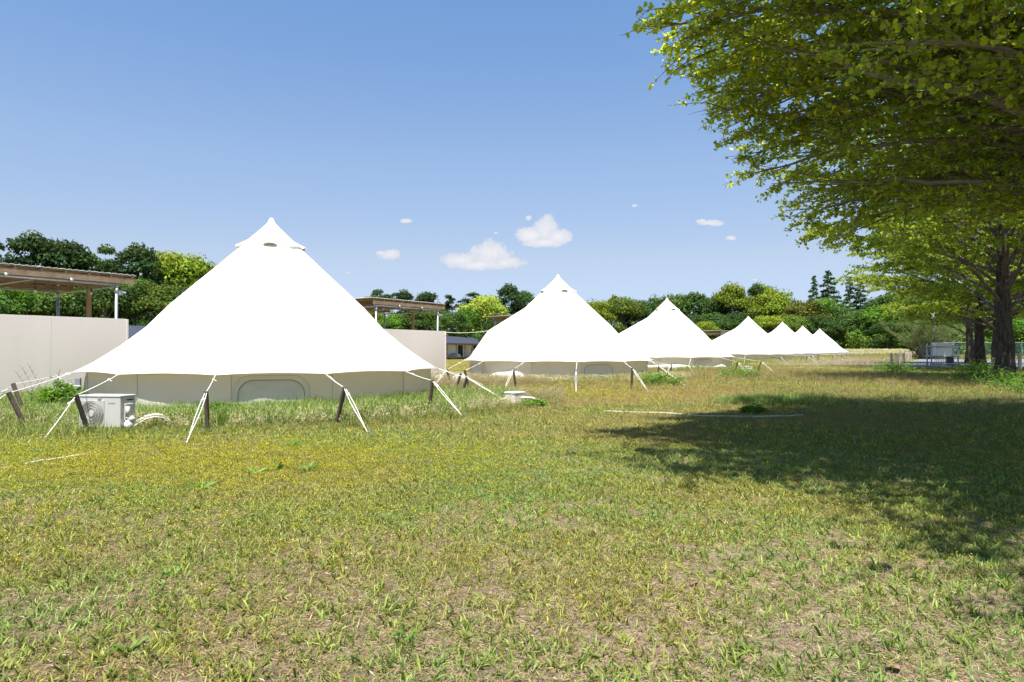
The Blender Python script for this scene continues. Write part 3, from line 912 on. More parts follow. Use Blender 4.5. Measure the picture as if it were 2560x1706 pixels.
# ------------------------------------------------------------------ cabins behind
def cabin(t0, length, label, setback=0.0, seed=0):
    ex = Vector((.419, .908, 0)); ny = Vector((-.908, .419, 0))   # ny points away from the tents
    base = Vector((-36, 63, 0)) + ex * t0 + ny * setback
    g = -.60
    o = empty('cabin', (base.x, base.y, g), math.atan2(ex.y, ex.x), label, 'cabin', 'long white cabins with dark roofs')
    rnd = random.Random(seed)
    w = MB(); W = 6.5
    w.box((length / 2, W / 2, 1.45), (length, W, 2.6)); w.build('wall', M['housewall'], o)
    rf = MB(); ez = 2.62; rz = 3.95
    rf.add([(-.5, -2.0, ez), (length + .5, -2.0, ez), (length + .5, 2.9, rz), (-.5, 2.9, rz), (length + .5, W + .6, ez), (-.5, W + .6, ez),
            (-.5, -2.0, ez + .12), (length + .5, -2.0, ez + .12), (length + .5, 2.9, rz + .12), (-.5, 2.9, rz + .12), (length + .5, W + .6, ez + .12), (-.5, W + .6, ez + .12)],
           [(6, 7, 8, 9), (9, 8, 10, 11), (0, 3, 2, 1), (3, 5, 4, 2), (0, 1, 7, 6), (4, 5, 11, 10), (0, 6, 9, 3), (3, 9, 11, 5), (1, 2, 8, 7), (2, 4, 10, 8)])
    ro = rf.build('roof', M['houseroof'], o)
    gt = MB(); gt.box((length / 2, -2.06, ez + .03), (length + 1.1, .10, .13)); gt.build('gutter', M['black'], ro)
    dk = MB(); dk.box((length / 2, -.9, .42), (length + .2, 1.8, .08))
    dk.build('deck', M['deck'], o)
    ds = MB()
    for i in range(int(length) + 1): ds.box((i * 1.0, -1.65, .18), (.1, .1, .42))
    ds.build('deck_post', M['wood'], o)
    fr = MB(); n = int(length / 3)
    for i in range(n + 1):
        mb = MB(); mb.box((i * length / n, -1.7, 1.52), (.14, .14, 2.2)); mb.build('porch_post', M['wood'], o)
    lb = MB(); lb.box((length / 2, -1.7, 2.56), (length, .12, .12)); lb.build('porch_beam', M['wood'], o)
    for i in range(n):
        cx = (i + .45) * length / n
        if i % 2: continue
        dd = MB(); dd.box((cx, -.02, 1.46), (1.7, .08, 1.98)); fr_ = dd.build('sliding_door', M['black'], o)
        gl = MB(); gl.box((cx - .4, -.07, 1.46), (.74, .03, 1.86)); gl.box((cx + .42, -.065, 1.46), (.74, .03, 1.86)); gl.build('pane', M['glass'], fr_)
        lm = MB(); lm.box((cx + 1.35, -.06, 1.95), (.16, .14, .22)); lm.build('wall_lamp', M['black'], o)
    return o
c1 = cabin(-12, 20, 'long white cabin with dark blue roof behind the beige wall at the left', 0, 1)
c2 = cabin(50.5, 18.2, 'white cabin with wooden porch seen between the first and second tents', 0, 2)
c3 = cabin(69.6, 18, 'white cabin behind the left edge of the second tent', .8, 3)

def lump(name, loc_, size, label, cat, seed, mat='tarp', group=None):
    rs = np.random.RandomState(seed); nu, nv = 26, 12
    rows = []
    for j in range(nv + 1):
        row = []
        for i in range(nu + 1):
            a = 2 * math.pi * i / nu; e = (j / nv) * math.pi / 2
            n = 1 + .35 * (float(fbm(math.cos(a) * 2 + seed * 3, math.sin(a) * 2 + e * 2.2, 1.3, 3)) - .5) * 2
            row.append(Vector((math.cos(a) * math.cos(e) * size[0] * n, math.sin(a) * math.cos(e) * size[1] * n, math.sin(e) ** .8 * size[2] * n)))
        rows.append(row)
    mb = MB().grid(rows); o = mb.build(name, M[mat], None, True); o.location = loc_
    return tag(o, label, cat, group)
p = gp(1090, 962, .0); lump('tarp_bundle', (p.x - .1, p.y + 2.0, gz(p.x, p.y + 2)), (.2, .16, .2), 'crumpled white plastic bundle at the corner of the beige wall', 'tarp', 3)
p = gp(1148, 962, .0); lump('tarp_bundle', (p.x - .05, p.y + 1.0, gz(p.x, p.y + 1)), (.30, .22, .28), 'cream cloth bundle behind the crossed stakes left of the second tent', 'tarp', 5)
# white lump and folded parasol on the cabin porch
ex = Vector((.419, .908, 0)); ny = Vector((-.908, .419, 0))
pp = Vector((-36, 63, 0)) + ex * 60.5 - ny * .9; lump('cushion_pile', (pp.x, pp.y, -.13), (1.0, .5, .55), 'white cushion pile lying on the cabin porch', 'cushions', 8)
pp = Vector((-36, 63, 0)) + ex * 66.3 - ny * 1.2
mb = MB(); mb.tube([(0, 0, .02), (0, 0, .25), (0, 0, 1.2), (0, 0, 2.1)], [.42, .38, .24, .05], 10); o = mb.build('closed_parasol', M['tarp'], None, True); o.location = (pp.x, pp.y, -.14)
tag(o, 'tall white closed parasol standing on the cabin porch', 'parasol')

# ------------------------------------------------------------------ air conditioner
def ac():
    C = Vector((-5.50, 9.60, 0)); rz = R(-9)
    o = empty('air_conditioner', (C.x, C.y, gz(C.x, C.y)), rz, 'ivory outdoor air conditioner unit standing in the grass before the largest tent', 'air conditioner')
    W, D, H = .66, .30, .43
    b = MB(); b.box((-W / 2, D / 2, .045 + H / 2), (W, D, H)); b.build('casing', M['acwhite'], o, bevel=.012)
    t = MB(); t.box((-W / 2, D / 2, .045 + H + .012), (W + .014, D + .014, .028)); t.build('lid', M['acwhite'], o, bevel=.008)
    gx, gz_, gr = -W + .215, .045 + .195, .185
    s = MB(); s.box((gx, -.004, gz_), (.39, .008, .375)); s.build('fan_panel', M['acgrille'], o, bevel=.003)
    dk = MB(); n = 40
    dk.add([(gx + gr * math.cos(2 * math.pi * i / n), -.0095, gz_ + gr * math.sin(2 * math.pi * i / n)) for i in range(n)], [tuple(range(n))])
    fan = dk.build('fan_opening', M['acdark'], o)
    g = MB()
    for k in range(8):
        r = .045 + k * (gr - .045) / 7
        g.tube([(gx + r * math.cos(2 * math.pi * i / 36), -.020, gz_ + r * math.sin(2 * math.pi * i / 36)) for i in range(37)], .0062 if k % 2 == 0 else .004, 5, False)
    for k in range(40):
        a = 2 * math.pi * k / 40
        g.tube([(gx + .04 * math.cos(a), -.016, gz_ + .04 * math.sin(a)), (gx + gr * math.cos(a + .5), -.016, gz_ + gr * math.sin(a + .5))], .0022, 4)
    g.build('fan_grille', M['acgrille'], o, True)
    h = MB(); h.tube([(gx, -.028, gz_), (gx, -.010, gz_)], [.040, .044], 20); h.build('fan_hub', M['acwhite'], o)
    st_ = MB(); st_.box((-W + .335, -.004, .045 + H - .02), (.05, .012, .055)); st_.build('sticker', M['acgrey'], o)
    tx = MB()
    x = -.185
    for wdt in (.009, .012, .010, .013, .010, .012, .011):
        tx.box((x, -.0015, .045 + H - .085), (wdt, .003, .013)); x += .016
    tx.build('maker_lettering', M['acgrey'], o)
    hd = MB(); hd.box((.003, .19, .045 + H - .045), (.006, .13, .018)); hd.build('hand_recess', M['black'], o)
    vc = MB(); vc.box((.012, .15, .26), (.024, .17, .24)); vc.build('valve_cover', M['acwhite'], o, bevel=.01)
    v2 = MB(); v2.tube([(.045, .09, .20), (.045, .09, .34)], [.028, .028], 14); v2.tube([(.045, .09, .16), (.045, .09, .2)], .025, 12); v2.build('pipe_cover', M['acwhite'], o, True)
    wr = MB()
    pts = [(.05, .09, .02), (.06, .09, .08), (.06, .09, .15)]
    wr.tube(pts, [.060, .068, .035], 12); wr.tube([(.07, .10, .13), (.10, .14, .19)], [.05, .035], 8); wr.build('wrapped_joint', M['tarp'], o, True)
    hs = MB()
    K = [(.09, .14, .08), (.13, .20, .13), (.18, .28, .18), (.24, .38, .20), (.30, .48, .18), (.33, .60, .08), (.34, .8, -.03), (.3, 1.0, -.06)]
    pts = []
    for a, c_ in zip(K, K[1:]):
        for i in range(10): pts.append(Vector(a).lerp(Vector(c_), i / 10))
    rad = [.019 + (.002 if i % 2 else 0) for i in range(len(pts))]
    hs.tube(pts, rad, 8); hs.tube([p + Vector((.02, -.02, -.03)) for p in pts[::4]], .012, 6)
    hs.build('drain_hose', M['hose'], o, True)
    for sx in (-W + .1, -.1):
        f = MB(); f.box((sx, D / 2, .02), (.06, D + .06, .05)); f.build('foot', M['black'], o)
ac()

# outlet box on its post at the left of the tent wall
P = at(196, 967, 12.6)
o = empty('outlet_post', (P.x, P.y, gz(P.x, P.y)), R(10), 'grey electric outlet box on a post at the left end of the tent wall', 'outlet')
mb = MB(); mb.tube([(0, .05, 0), (0, .05, .62)], .02, 8); mb.build('post', M['galv'], o)
mb = MB(); mb.box((0, 0, .50), (.09, .07, .22)); mb.build('outlet_box', M['acgrey'], o, bevel=.006)
mb = MB(); mb.tube([(-.16, -.03, .44), (-.05, -.06, .47), (.08, -.04, .46)], .01, 6); mb.tube([(-.14, -.03, .46), (-.10, -.04, .50)], .02, 6); mb.build('plug', M['rope'], o)

# ------------------------------------------------------------------ junction boxes
def jbox(P, rz, s, label, hoses):
    o = empty('junction_box', P, rz, label, 'junction box', 'beige ground boxes near the tents')
    b = MB(); b.box((0, 0, s * .35), (s, s * .8, s * .78)); b.build('box_body', M['boxbeige'], o, bevel=.006)
    t = MB(); t.box((0, 0, s * .78), (s * 1.07, s * .87, s * .10)); t.build('lid', M['boxbeige'], o, bevel=.01)
    for K in hoses:
        pts = []
        for a, c_ in zip(K, K[1:]):
            for i in range(12): pts.append(Vector(a).lerp(Vector(c_), i / 12))
        mb = MB(); mb.tube(pts, [.021 + (.003 if i % 2 else 0) for i in range(len(pts))], 8); mb.build('hose', M['hose'], o, True)
P = gp(1287, 1013)
jbox(P, R(50), .335, 'small beige junction box with two pale hoses in the grass before the second tent',
     [[(-.10, .05, .16), (-.35, .22, .10), (-.55, .40, .06), (-.75, .6, .03)], [(-.1, .09, .15), (-.3, .3, .08), (-.42, .46, .04), (-.52, .6, .0)],
      [(.05, -.13, .16), (.22, -.28, .15), (.34, -.44, .08), (.42, -.54, .02)]])
P = gp(1868, 931)
jbox(P, R(20), .36, 'small beige junction box beside the third tent, between two stakes', [[(.1, -.1, .12), (.35, -.1, .05), (.6, -.05, .04), (.9, .1, .08)]])

# pipes lying on the ground
def ground_pipe(pxs, rad, label, mat='pipe', up=.02):
    pts = []
    P = [gp(*q) for q in pxs]
    for a, b in zip(P, P[1:]):
        for i in range(8):
            p = a.lerp(b, i / 8); pts.append(Vector((p.x, p.y, gz(p.x, p.y) + up + .003 * math.sin(len(pts) * .4))))
    pts.append(P[-1] + Vector((0, 0, up)))
    mb = MB(); mb.tube(pts, rad, 8); o = mb.build('ground_pipe', M[mat], None, True)
    return tag(o, label, 'pipe')
ground_pipe([(1508, 1032), (1560, 1034), (1640, 1036), (1690, 1039), (1750, 1045), (1820, 1045), (1900, 1046), (1960, 1045), (2005, 1042)], .016, 'long white pipe lying across the grass at the edge of the tree shade', up=.018)
ground_pipe([(-60, 1184), (0, 1175), (34, 1170)], .012, 'short piece of white pipe at the left edge of the grass', up=.014)
ground_pipe([(66, 1164), (110, 1155), (160, 1149), (218, 1141)], .012, 'thin white pipe lying in the yellow flowered grass', up=.016)

# ------------------------------------------------------------------ right side furniture
def rack():
    P = gp(2356, 915); o = empty('power_cabinet_rack', P, R(0), 'ivory cabinet mounted on a grey pipe rack beside the parking area', 'cabinet rack')
    k = P.y / F; w = 66 * k / 2
    fr = MB()
    for x in (-w, w):
        for y in (-.25, .25): fr.tube([(x, y, -.1), (x, y, (915 - 860) * k)], .045, 8)
    for y, z in ((-.31, 48 * k), (-.31, 24 * k), (-.31, 5 * k), (.31, 24 * k), (.31, 48 * k)):
        fr.tube([(-w - .12, y, z), (w + .12, y, z)], .045, 8)
    for x in (-w, w): fr.tube([(x, -.25, 24 * k), (x, .25, 24 * k)], .03, 6)
    fr.build('pipe_rack', M['galv'], o, True)
    b = MB(); b.box((-1 * k, -.02, 40 * k), (39 * k, .45, 32 * k)); b.build('cabinet', M['panelwhite'], o, bevel=.02)
    b = MB(); b.box((0, -.02, 56.5 * k), (42 * k, .62, 3 * k)); b.build('cabinet_roof', M['panelwhite'], o, bevel=.01)
    b = MB(); b.box((15 * k, -.1, 12 * k), (.3, .3, 24 * k)); b.build('cable_duct', M['black'], o)
    b = MB()
    for i in range(9): b.tube([(-.6 + i * .13, 0, 0), (-.5 + i * .11, -.05, 22 * k)], .02, 5)
    b.build('cable', M['hose'], o)
rack()

def rope_fence():
    P0 = gp(2228, 921); o = empty('stake_fence', P0, ROWROT, 'fence of thin pale stakes and rope running back from the parking corner', 'fence')
    mb = MB(); mb.tube([(0, 0, -.1), (0, 0, .92)], .062, 8); mb.build('corner_post', M['fencewood'], o)
    n = 40
    rp = []; rp2 = []
    for i in range(n):
        d = .55 + i * 1.5
        x, y = d, .15 * math.sin(i * .9) * .3
        w = Vector((P0.x + RD[0] * d, P0.y + RD[1] * d, 0)); z = gz(w.x, w.y) - P0.z
        mb = MB(); mb.tube([(x, y, z - .1), (x, y, z + .88 + .04 * math.sin(i * 2.3))], .019, 6); mb.build('fence_post', M['fencewood'], o)
        rp.append((x, y, z + .78)); rp2.append((x, y, z + .42))
    mb = MB(); mb.tube([(0, 0, .8)] + rp, .009, 5); mb.tube([(0, 0, .43)] + rp2, .009, 5); mb.build('rope', M['fencewood'], o)
rope_fence()

def chainlink():
    Y = 80.5; x0, x1 = (2300 - 1280) / F * Y, (2680 - 1280) / F * Y
    o = empty('chainlink_fence', (x0, Y, gz(x0, Y)), 0, 'green chain link fence behind the parking area', 'fence')
    L_, H_ = x1 - x0, 1.95
    n = int(L_ / 6)
    for i in range(n + 1):
        mb = MB(); mb.tube([(i * 6.0, 0, -.1), (i * 6.0, 0, H_ + .05)], .05, 8); mb.build('fence_post', M['greenwire'] if i != 1 else M['galv'], o)
    mb = MB(); mb.tube([(0, 0, H_), (L_, 0, H_)], .03, 6); mb.build('top_rail', M['galv'], o)
    V = []; Fq = []; st_ = .13; w = .008
    k = -H_
    q = 0
    while k < L_:
        for sg in (1, -1):
            a = max(0, k); b = min(L_, k + H_)
            za = (a - k); zb = (b - k)
            if sg < 0: za, zb = H_ - za, H_ - zb
            V += [(a, 0, za), (a + w * 1.4, 0, za), (b + w * 1.4, 0, zb), (b, 0, zb)]; Fq.append((q, q + 1, q + 2, q + 3)); q += 4
        k += st_
    npmesh('wire_mesh', np.array(V), np.array(Fq), M['greenwire'], parent=o)
chainlink()

P = gp(2549, 926); mb = MB(); mb.tube([(0, 0, -.1), (0, 0, .82)], .09, 8); mb.tube([(-.35, 0, .84), (.35, 0, .84)], .05, 6); mb.tube([(-.3, .02, .3), (-.15, .02, .6), (-.12, 0, .8)], .018, 5)
o = mb.build('timber_post', M['fencewood'], None); o.location = P; tag(o, 'short wooden post with crossbar right of the nearest ginkgo trunk', 'post')

P = Vector(((2335 - 1280) / F * 88, 88, 0)); o = empty('utility_pole', P, 0, 'grey concrete utility pole in front of the wood on the right', 'pole')
mb = MB(); mb.tube([(0, 0, 0), (0, 0, CAMH + (HZ - 757) * 88 / F)], [.33, .26], 12); mb.build('pole', M['galv'], o, True)
mb = MB(); mb.box((0, 0, 7.0), (.9, .25, .12)); mb.box((.0, 0, 6.2), (.5, .25, .1)); mb.build('crossarm', M['galv'], o)

def pylon():
    Y = 420.0; P = at(1895, HZ, Y); top = CAMH + (HZ - 697) * Y / F
    o = empty('power_pylon', (P.x, P.y, 0), R(20), 'faint lattice power pylon above the trees', 'pylon')
    mb = MB(); H = top; base = 3.2
    def w(z): return base * (1 - z / H) + .45
    lv = [H * i / 10 for i in range(11)]
    for i in range(10):
        z0, z1 = lv[i], lv[i + 1]
        c0 = [(sx * w(z0), sy * w(z0), z0) for sx, sy in ((1, 1), (1, -1), (-1, -1), (-1, 1))]
        c1 = [(sx * w(z1), sy * w(z1), z1) for sx, sy in ((1, 1), (1, -1), (-1, -1), (-1, 1))]
        for k in range(4):
            mb.tube([c0[k], c1[k]], .11, 4); mb.tube([c0[k], c1[(k + 1) % 4]], .07, 4); mb.tube([c1[k], c1[(k + 1) % 4]], .07, 4)
    mb.build('lattice', M['pylon'], o)
    for i, z in enumerate((H - 1.2, H - 5, H - 9)):
        a = MB(); a.tube([(-4.5, 0, z), (0, 0, z + .9), (4.5, 0, z)], .09, 4); a.tube([(-4.5, 0, z), (4.5, 0, z)], .09, 4); a.build('crossarm', M['pylon'], o)
pylon()

def logs():
    P = gp(2146, 893); P.y = 96; P.x = (2146 - 1280) / F * 96; P.z = gz(P.x, P.y)
    for i, (dx, L_, r, a, lab) in enumerate(((0, 3.2, .28, .1, 'long weathered log at the edge of the pink field beyond the last tent'), (-1.6, 1.6, .3, .5, 'short grey log lying at the left end of the longer one'))):
        mb = MB(); n = 8; pts = [(-L_ / 2 + L_ * k / n, .12 * math.sin(k), r * .8 + .04 * math.sin(k * 2)) for k in range(n + 1)]
        mb.tube(pts, [r * (1 - .05 * k) for k in range(n + 1)], 9); mb.tube([pts[3], (pts[3][0] + .3, .3, r * 2.4)], [.09, .05], 6)
        o = mb.build('log', M['log'], None, True); o.location = P + Vector((dx, -.5 * i, 0)); o.rotation_euler = (0, 0, a); tag(o, lab, 'log')
logs()

# ------------------------------------------------------------------ ginkgo trees
def tubes_np(paths, n=5):
    """paths: list of (pts (k,3), rad (k,)) -> one quad mesh"""
    V = []; Fq = []; b = 0
    ang = np.arange(n) * 2 * math.pi / n
    ca, sa = np.cos(ang), np.sin(ang)
    for pts, rad in paths:
        k = len(pts)
        t = np.gradient(pts, axis=0); t /= (np.linalg.norm(t, axis=1, keepdims=True) + 1e-9)
        ref = np.where(np.abs(t[:, 2:3]) > .9, np.array([[1., 0, 0]]), np.array([[0, 0, 1.]]))
        a = np.cross(t, ref); a /= (np.linalg.norm(a, axis=1, keepdims=True) + 1e-9)
        c = np.cross(a, t)
        ring = pts[:, None, :] + (a[:, None, :] * ca[None, :, None] + c[:, None, :] * sa[None, :, None]) * rad[:, None, None]
        V.append(ring.reshape(-1, 3))
        i = np.arange(k - 1)[:, None] * n + np.arange(n)[None, :]
        j = np.arange(k - 1)[:, None] * n + (np.arange(n)[None, :] + 1) % n
        Fq.append(np.stack([i, j, j + n, i + n], -1).reshape(-1, 4) + b); b += k * n
    return np.concatenate(V), np.concatenate(Fq)

def grow(rs, start, az, el, length, r0, r1, n=8, droop=.0, wob=.12, upturn=0.):
    pts = [np.array(start, float)]; a, e = az, el; st_ = length / n
    for i in range(n):
        a += rs.normal() * wob; e += rs.normal() * wob * .6 - droop / n + upturn / n
        d = np.array([math.cos(e) * math.cos(a), math.cos(e) * math.sin(a), math.sin(e)])
        pts.append(pts[-1] + d * st_)
    return np.array(pts), np.linspace(r0, r1, n + 1)

def sample(pts, t):
    f = t * (len(pts) - 1); i = min(int(f), len(pts) - 2); w = f - i
    p = pts[i] * (1 - w) + pts[i + 1] * w; d = pts[i + 1] - pts[i]
    return p, d / (np.linalg.norm(d) + 1e-9)

def fan_leaves(pos, size, rs, down=.25):
    """ginkgo fans: 6 verts, 2 quads each"""
    n = len(pos)
    nrm = rs.normal(size=(n, 3)) * .75; nrm[:, 2] += .9; nrm /= np.linalg.norm(nrm, axis=1, keepdims=True)
    az = rs.rand(n) * 2 * math.pi
    d = np.stack([np.cos(az), np.sin(az), rs.normal(size=n) * .4 - down], -1)
    d -= nrm * (d * nrm).sum(1, keepdims=True); d /= np.linalg.norm(d, axis=1, keepdims=True)
    s = np.cross(nrm, d)
    sz = size * (rs.rand(n) * .75 + .55)
    def P(x, y, z): return pos + (s * x + d * y + nrm * z) * sz[:, None]
    V = np.stack([P(0, 0, 0), P(-.58, .52, .10), P(-.30, .92, .04), P(0, .76, -.06), P(.30, .92, .04), P(.58, .52, .10)], 1).reshape(-1, 3)
    i = np.arange(n)[:, None] * 6
    Fq = np.concatenate([i + np.array([[0, 3, 2, 1]]), i + np.array([[0, 5, 4, 3]])], 0)
    return V, Fq

def ginkgo_meshes(seed, leaf, nl, H=9.5, R0=6.6, sec_step=.34, node=.055, per=3, trunk_r=.33, twiggy=False, tips=(), rfun=None, inside=None, leafkeep=1.0, whips=()):
    rs = np.random.RandomState(seed)
    wood = []; lp = []
    z = np.linspace(-.15, H, 22)
    wob = np.cumsum(rs.normal(size=(22, 2)) * .03, axis=0); wob -= wob[1]
    trunk = np.stack([wob[:, 0], wob[:, 1], z], -1)
    tr = trunk_r * (1.0 - .80 * (z / H).clip(0, 1)) + trunk_r * .55 * np.exp(-np.maximum(z, 0) / .28)
    limbs = []
    for tip, z0, r0 in tips:
        tip = np.array(tip, float); h = np.hypot(tip[0], tip[1])
        P0 = np.array([0, 0, z0]); P1 = np.array([tip[0] * .5, tip[1] * .5, z0 + .28 * h + rs.normal() * .15])
        tt = np.linspace(0, 1, 16)[:, None]
        pts = (1 - tt) ** 2 * P0 + 2 * tt * (1 - tt) * P1 + tt ** 2 * tip
        w = np.cumsum(rs.normal(size=(16, 3)) * .035, axis=0); w -= w[-1] * tt
        limbs.append((pts + w, np.linspace(r0, .005, 16), h * 1.15, .4))
    for i in range(nl):
        f = i / (nl - 1)
        z0 = 1.95 + (H - 3.0) * f ** 1.15
        az = i * 2.39996 + rs.normal() * .25
        el = R(24 + 46 * f ** .8) + rs.normal() * .10
        rend = R0 * (0.70 + .38 * min(1, f / .28)) if f < .28 else R0 * (1.08 - .72 * ((f - .28) / .72) ** 1.3)
        rend *= rs.uniform(.86, 1.08)
        if rfun: rend *= rfun(math.degrees(az) % 360)
        L_ = rend / max(.35, math.cos(el * .75))
        L_ = min(L_, 8.4)
        c = np.array([np.interp(z0, z, wob[:, 0]), np.interp(z0, z, wob[:, 1]), z0])
        pts, rad = grow(rs, c, az, el, L_, (.022 + .060 * (1 - f) ** .6) * rs.uniform(.7, 1.25), .005, 14, droop=R(34) * (1 - f) + R(14), wob=.075)
        limbs.append((pts, rad, L_, f))
    if inside: limbs = [l for l in limbs if inside(l[0][-1][None])[0]]
    for pts, rad, L_, f in limbs:
        wood.append((pts, rad))
        ns = int(L_ / sec_step)
        for k in range(ns):
            t = .14 + .84 * (k + rs.rand()) / ns
            p, d = sample(pts, t)
            a0 = math.atan2(d[1], d[0]); e0 = math.asin(max(-1, min(1, d[2])))
            side = 1 if k % 2 else -1
            sl = (.55 + 1.35 * math.sin(math.pi * min(1, t * .9 + .1)) ** .7) * rs.uniform(.6, 1.15)
            if t > .85: sl *= .7
            q, qr = grow(rs, p, a0 + side * rs.uniform(.35, .95), e0 * .5 + rs.uniform(-.18, .38), sl, .011, .0028, 7, droop=R(16), wob=.10)
            if inside and not inside(q[-1][None])[0]: continue
            wood.append((q, qr))
            leafy_from = .15 if (t > .3 or not twiggy) else .7
            nn = max(2, int(sl / node))
            for j in range(nn):
                u = (j + rs.rand() * .7) / nn
                if u < leafy_from or (t < .28 and rs.rand() < (.75 if twiggy else .45)): continue
                pp, _ = sample(q, min(u, .999)); lp.append((pp, per))
            nt_ = rs.randint(1, 4)
            for j in range(nt_):
                u = rs.uniform(.15, .9); pp, dd = sample(q, u)
                a1 = math.atan2(dd[1], dd[0]) + rs.choice([-1, 1]) * rs.uniform(.4, 1.0)
                tl = rs.uniform(.15, .5)
                w, wr = grow(rs, pp, a1, rs.uniform(-.35, .35), tl, .005, .0022, 3, droop=.2, wob=.1)
                wood.append((w, wr))
                if t < .28 and rs.rand() < (.8 if twiggy else .4): continue
                for m in range(max(2, int(tl / node))):
                    pm, _ = sample(w, rs.rand() * .999); lp.append((pm, per))
    wp = []
    for tip, inner in whips:
        tip = np.array(tip); inner = np.array(inner); tt = np.linspace(0, 1, 12)[:, None]
        mid = (tip + inner) / 2 + np.array([0, 0, .10]) + rs.normal(size=3) * .05
        q = (1 - tt) ** 2 * inner + 2 * tt * (1 - tt) * mid + tt ** 2 * tip
        wood.append((q, np.linspace(.011, .0025, 12)))
        for u in np.arange(.1, 1.0, .028):
            for k in range(3): wp.append(sample(q, min(.999, u + rs.rand() * .02))[0] + rs.normal(size=3) * .03)
    Vw, Fw = tubes_np(wood, 5)
    pos = np.repeat(np.array([a for a, _ in lp]), per, axis=0)
    pos = pos + rs.normal(size=pos.shape) * leaf * .35
    if inside: pos = pos[inside(pos)]
    if leafkeep < 1: pos = pos[(rs.rand(len(pos)) < leafkeep) | (pos[:, 2] > 6.2)]
    if leafkeep < 1:
        hi = pos[pos[:, 2] > 5.6]
        pos = np.concatenate([pos, hi[hi[:, 2] > 6.5] + rs.normal(size=3) * .1, hi + rs.normal(size=hi.shape) * .12])  # extra leaf copies high in the crown, added to deepen the shadow below
    if len(wp): pos = np.concatenate([pos, np.array(wp)])
    print('leaves', len(pos), 'limbs', len(limbs), 'wood', len(wood))
    V, Fq = fan_leaves(pos, leaf, rs)
    n = len(pos)
    tint = np.ones((n, 3)) * (rs.rand(n, 1) * .5 + .72)
    yl = rs.rand(n) < .18
    tint[yl] *= np.array([1.35, 1.15, 1.0])
    col = np.repeat(tint, 6, axis=0)
    # trunk as its own mesh with furrows
    nn = 44; rows = []
    zz = np.concatenate([np.linspace(-.15, 2.2, 34), np.linspace(2.35, H, 26)])
    a = np.arange(nn) * 2 * math.pi / nn
    rr = np.interp(zz, z, tr); wx = np.interp(zz, z, wob[:, 0]); wy = np.interp(zz, z, wob[:, 1])
    fur = (fbm(np.cos(a)[None, :] * 6 + 20 + 0 * zz[:, None], np.sin(a)[None, :] * 6 + zz[:, None] * 1.1 + 30, 1.2, 3) - .5)
    lob = 1 + .13 * np.cos(a * 5 + seed)[None, :] * np.exp(-np.maximum(zz, 0) / .5)[:, None]
    rad = rr[:, None] * lob * (1 + .34 * fur)
    TV = np.stack([wx[:, None] + rad * np.cos(a), wy[:, None] + rad * np.sin(a), zz[:, None] + 0 * a[None, :]], -1).reshape(-1, 3)
    i = np.arange(len(zz) - 1)[:, None] * nn + np.arange(nn)[None, :]; j = np.arange(len(zz) - 1)[:, None] * nn + (np.arange(nn)[None, :] + 1) % nn
    TF = np.stack([i, j, j + nn, i + nn], -1).reshape(-1, 4)
    return (TV, TF), (Vw, Fw), (V, Fq, col)

def ginkgo(name, loc_, rz, label, data, leafmat='ginkgo', wood='twig'):
    (TV, TF), (Vw, Fw), (V, Fq, col) = data
    o = empty(name, loc_, rz, label, 'tree', 'ginkgo trees along the right side')
    tr = npmesh('trunk', TV, TF, M['bark'], smooth_=True, parent=o)
    npmesh('branches', Vw, Fw, M[wood], smooth_=True, parent=o)
    npmesh('crown', V, Fq, M[leafmat], col, parent=o)
    return o
def near_inside(p):
    # the crown hangs lower on the side away from the tents, its underside rises outwards
    az = np.degrees(np.arctan2(p[:, 1], p[:, 0])) % 360; r = np.hypot(p[:, 0], p[:, 1])
    zc = np.interp(az, [60, 100, 111, 117, 131, 148, 160, 172, 190, 230, 300], [2.6, 2.8, 2.95, 3.1, 3.8, 4.25, 4.5, 4.6, 3.4, 2.9, 2.6])
    rm = np.interp(az, [60, 95, 111, 172, 185, 230, 300], [6.6, 6.4, 6.5, 6.9, 7.4, 8.3, 8.0])
    zm = 2.5 + (zc - 2.5) * smooth(2.5, 5.6, r)
    wv = .22 * np.sin(az * .55) + .16 * np.sin(az * 1.7 + r * 3)
    return (p[:, 2] > zm - np.abs(wv)) & (r < rm + wv)
def mid_inside(p):
    r = np.hypot(p[:, 0], p[:, 1])
    return p[:, 2] > 2.75 + .25 * np.sin(np.arctan2(p[:, 1], p[:, 0]) * 5) + .05 * r
def near_tips():
    rs = np.random.RandomState(5); T = []
    c = np.array([7.7, 6.4])
    for px, py, D in ((1611, 71, 7.5), (1640, 40, 7.6), (1694, 178, 8.4), (1730, 205, 8.7), (1767, 286, 9.4), (1800, 330, 9.8), (1863, 437, 10.9), (1875, 395, 10.4), (1964, 580, 12.0), (1985, 540, 11.6), (2058, 618, 12.2), (2150, 560, 12.4), (1700, 110, 8.0), (1780, 235, 9.2), (1850, 350, 10.0), (1930, 460, 11.0), (2060, 520, 11.8), (2250, 540, 12.6), (2400, 520, 12.8), (2520, 500, 12.6)):
        for k in range(1 if px in (1611, 1640) else 2):
            q = at(px + k * 35, py - k * 45, D + rs.normal() * .2); z0 = np.clip(q.z - 1.2 + rs.normal() * .5, 2.1, 6)
            T.append(((q.x - c[0], q.y - c[1], q.z), z0, rs.uniform(.045, .085)))
    for a in range(176, 345, 9):  # limbs on the unseen side, added to widen and thicken the cast shadow
        for rr, zz in ((8.1, 4.2), (6.6, 5.0), (7.4, 6.0), (5.2, 3.6)):
            b = math.radians(a + rs.normal() * 3); r_ = rr * rs.uniform(.92, 1.03) * (.93 if a < 188 else 1)
            T.append(((math.cos(b) * r_, math.sin(b) * r_, zz + rs.normal() * .3), zz - .9 + rs.normal() * .3, rs.uniform(.04, .08)))
    return T
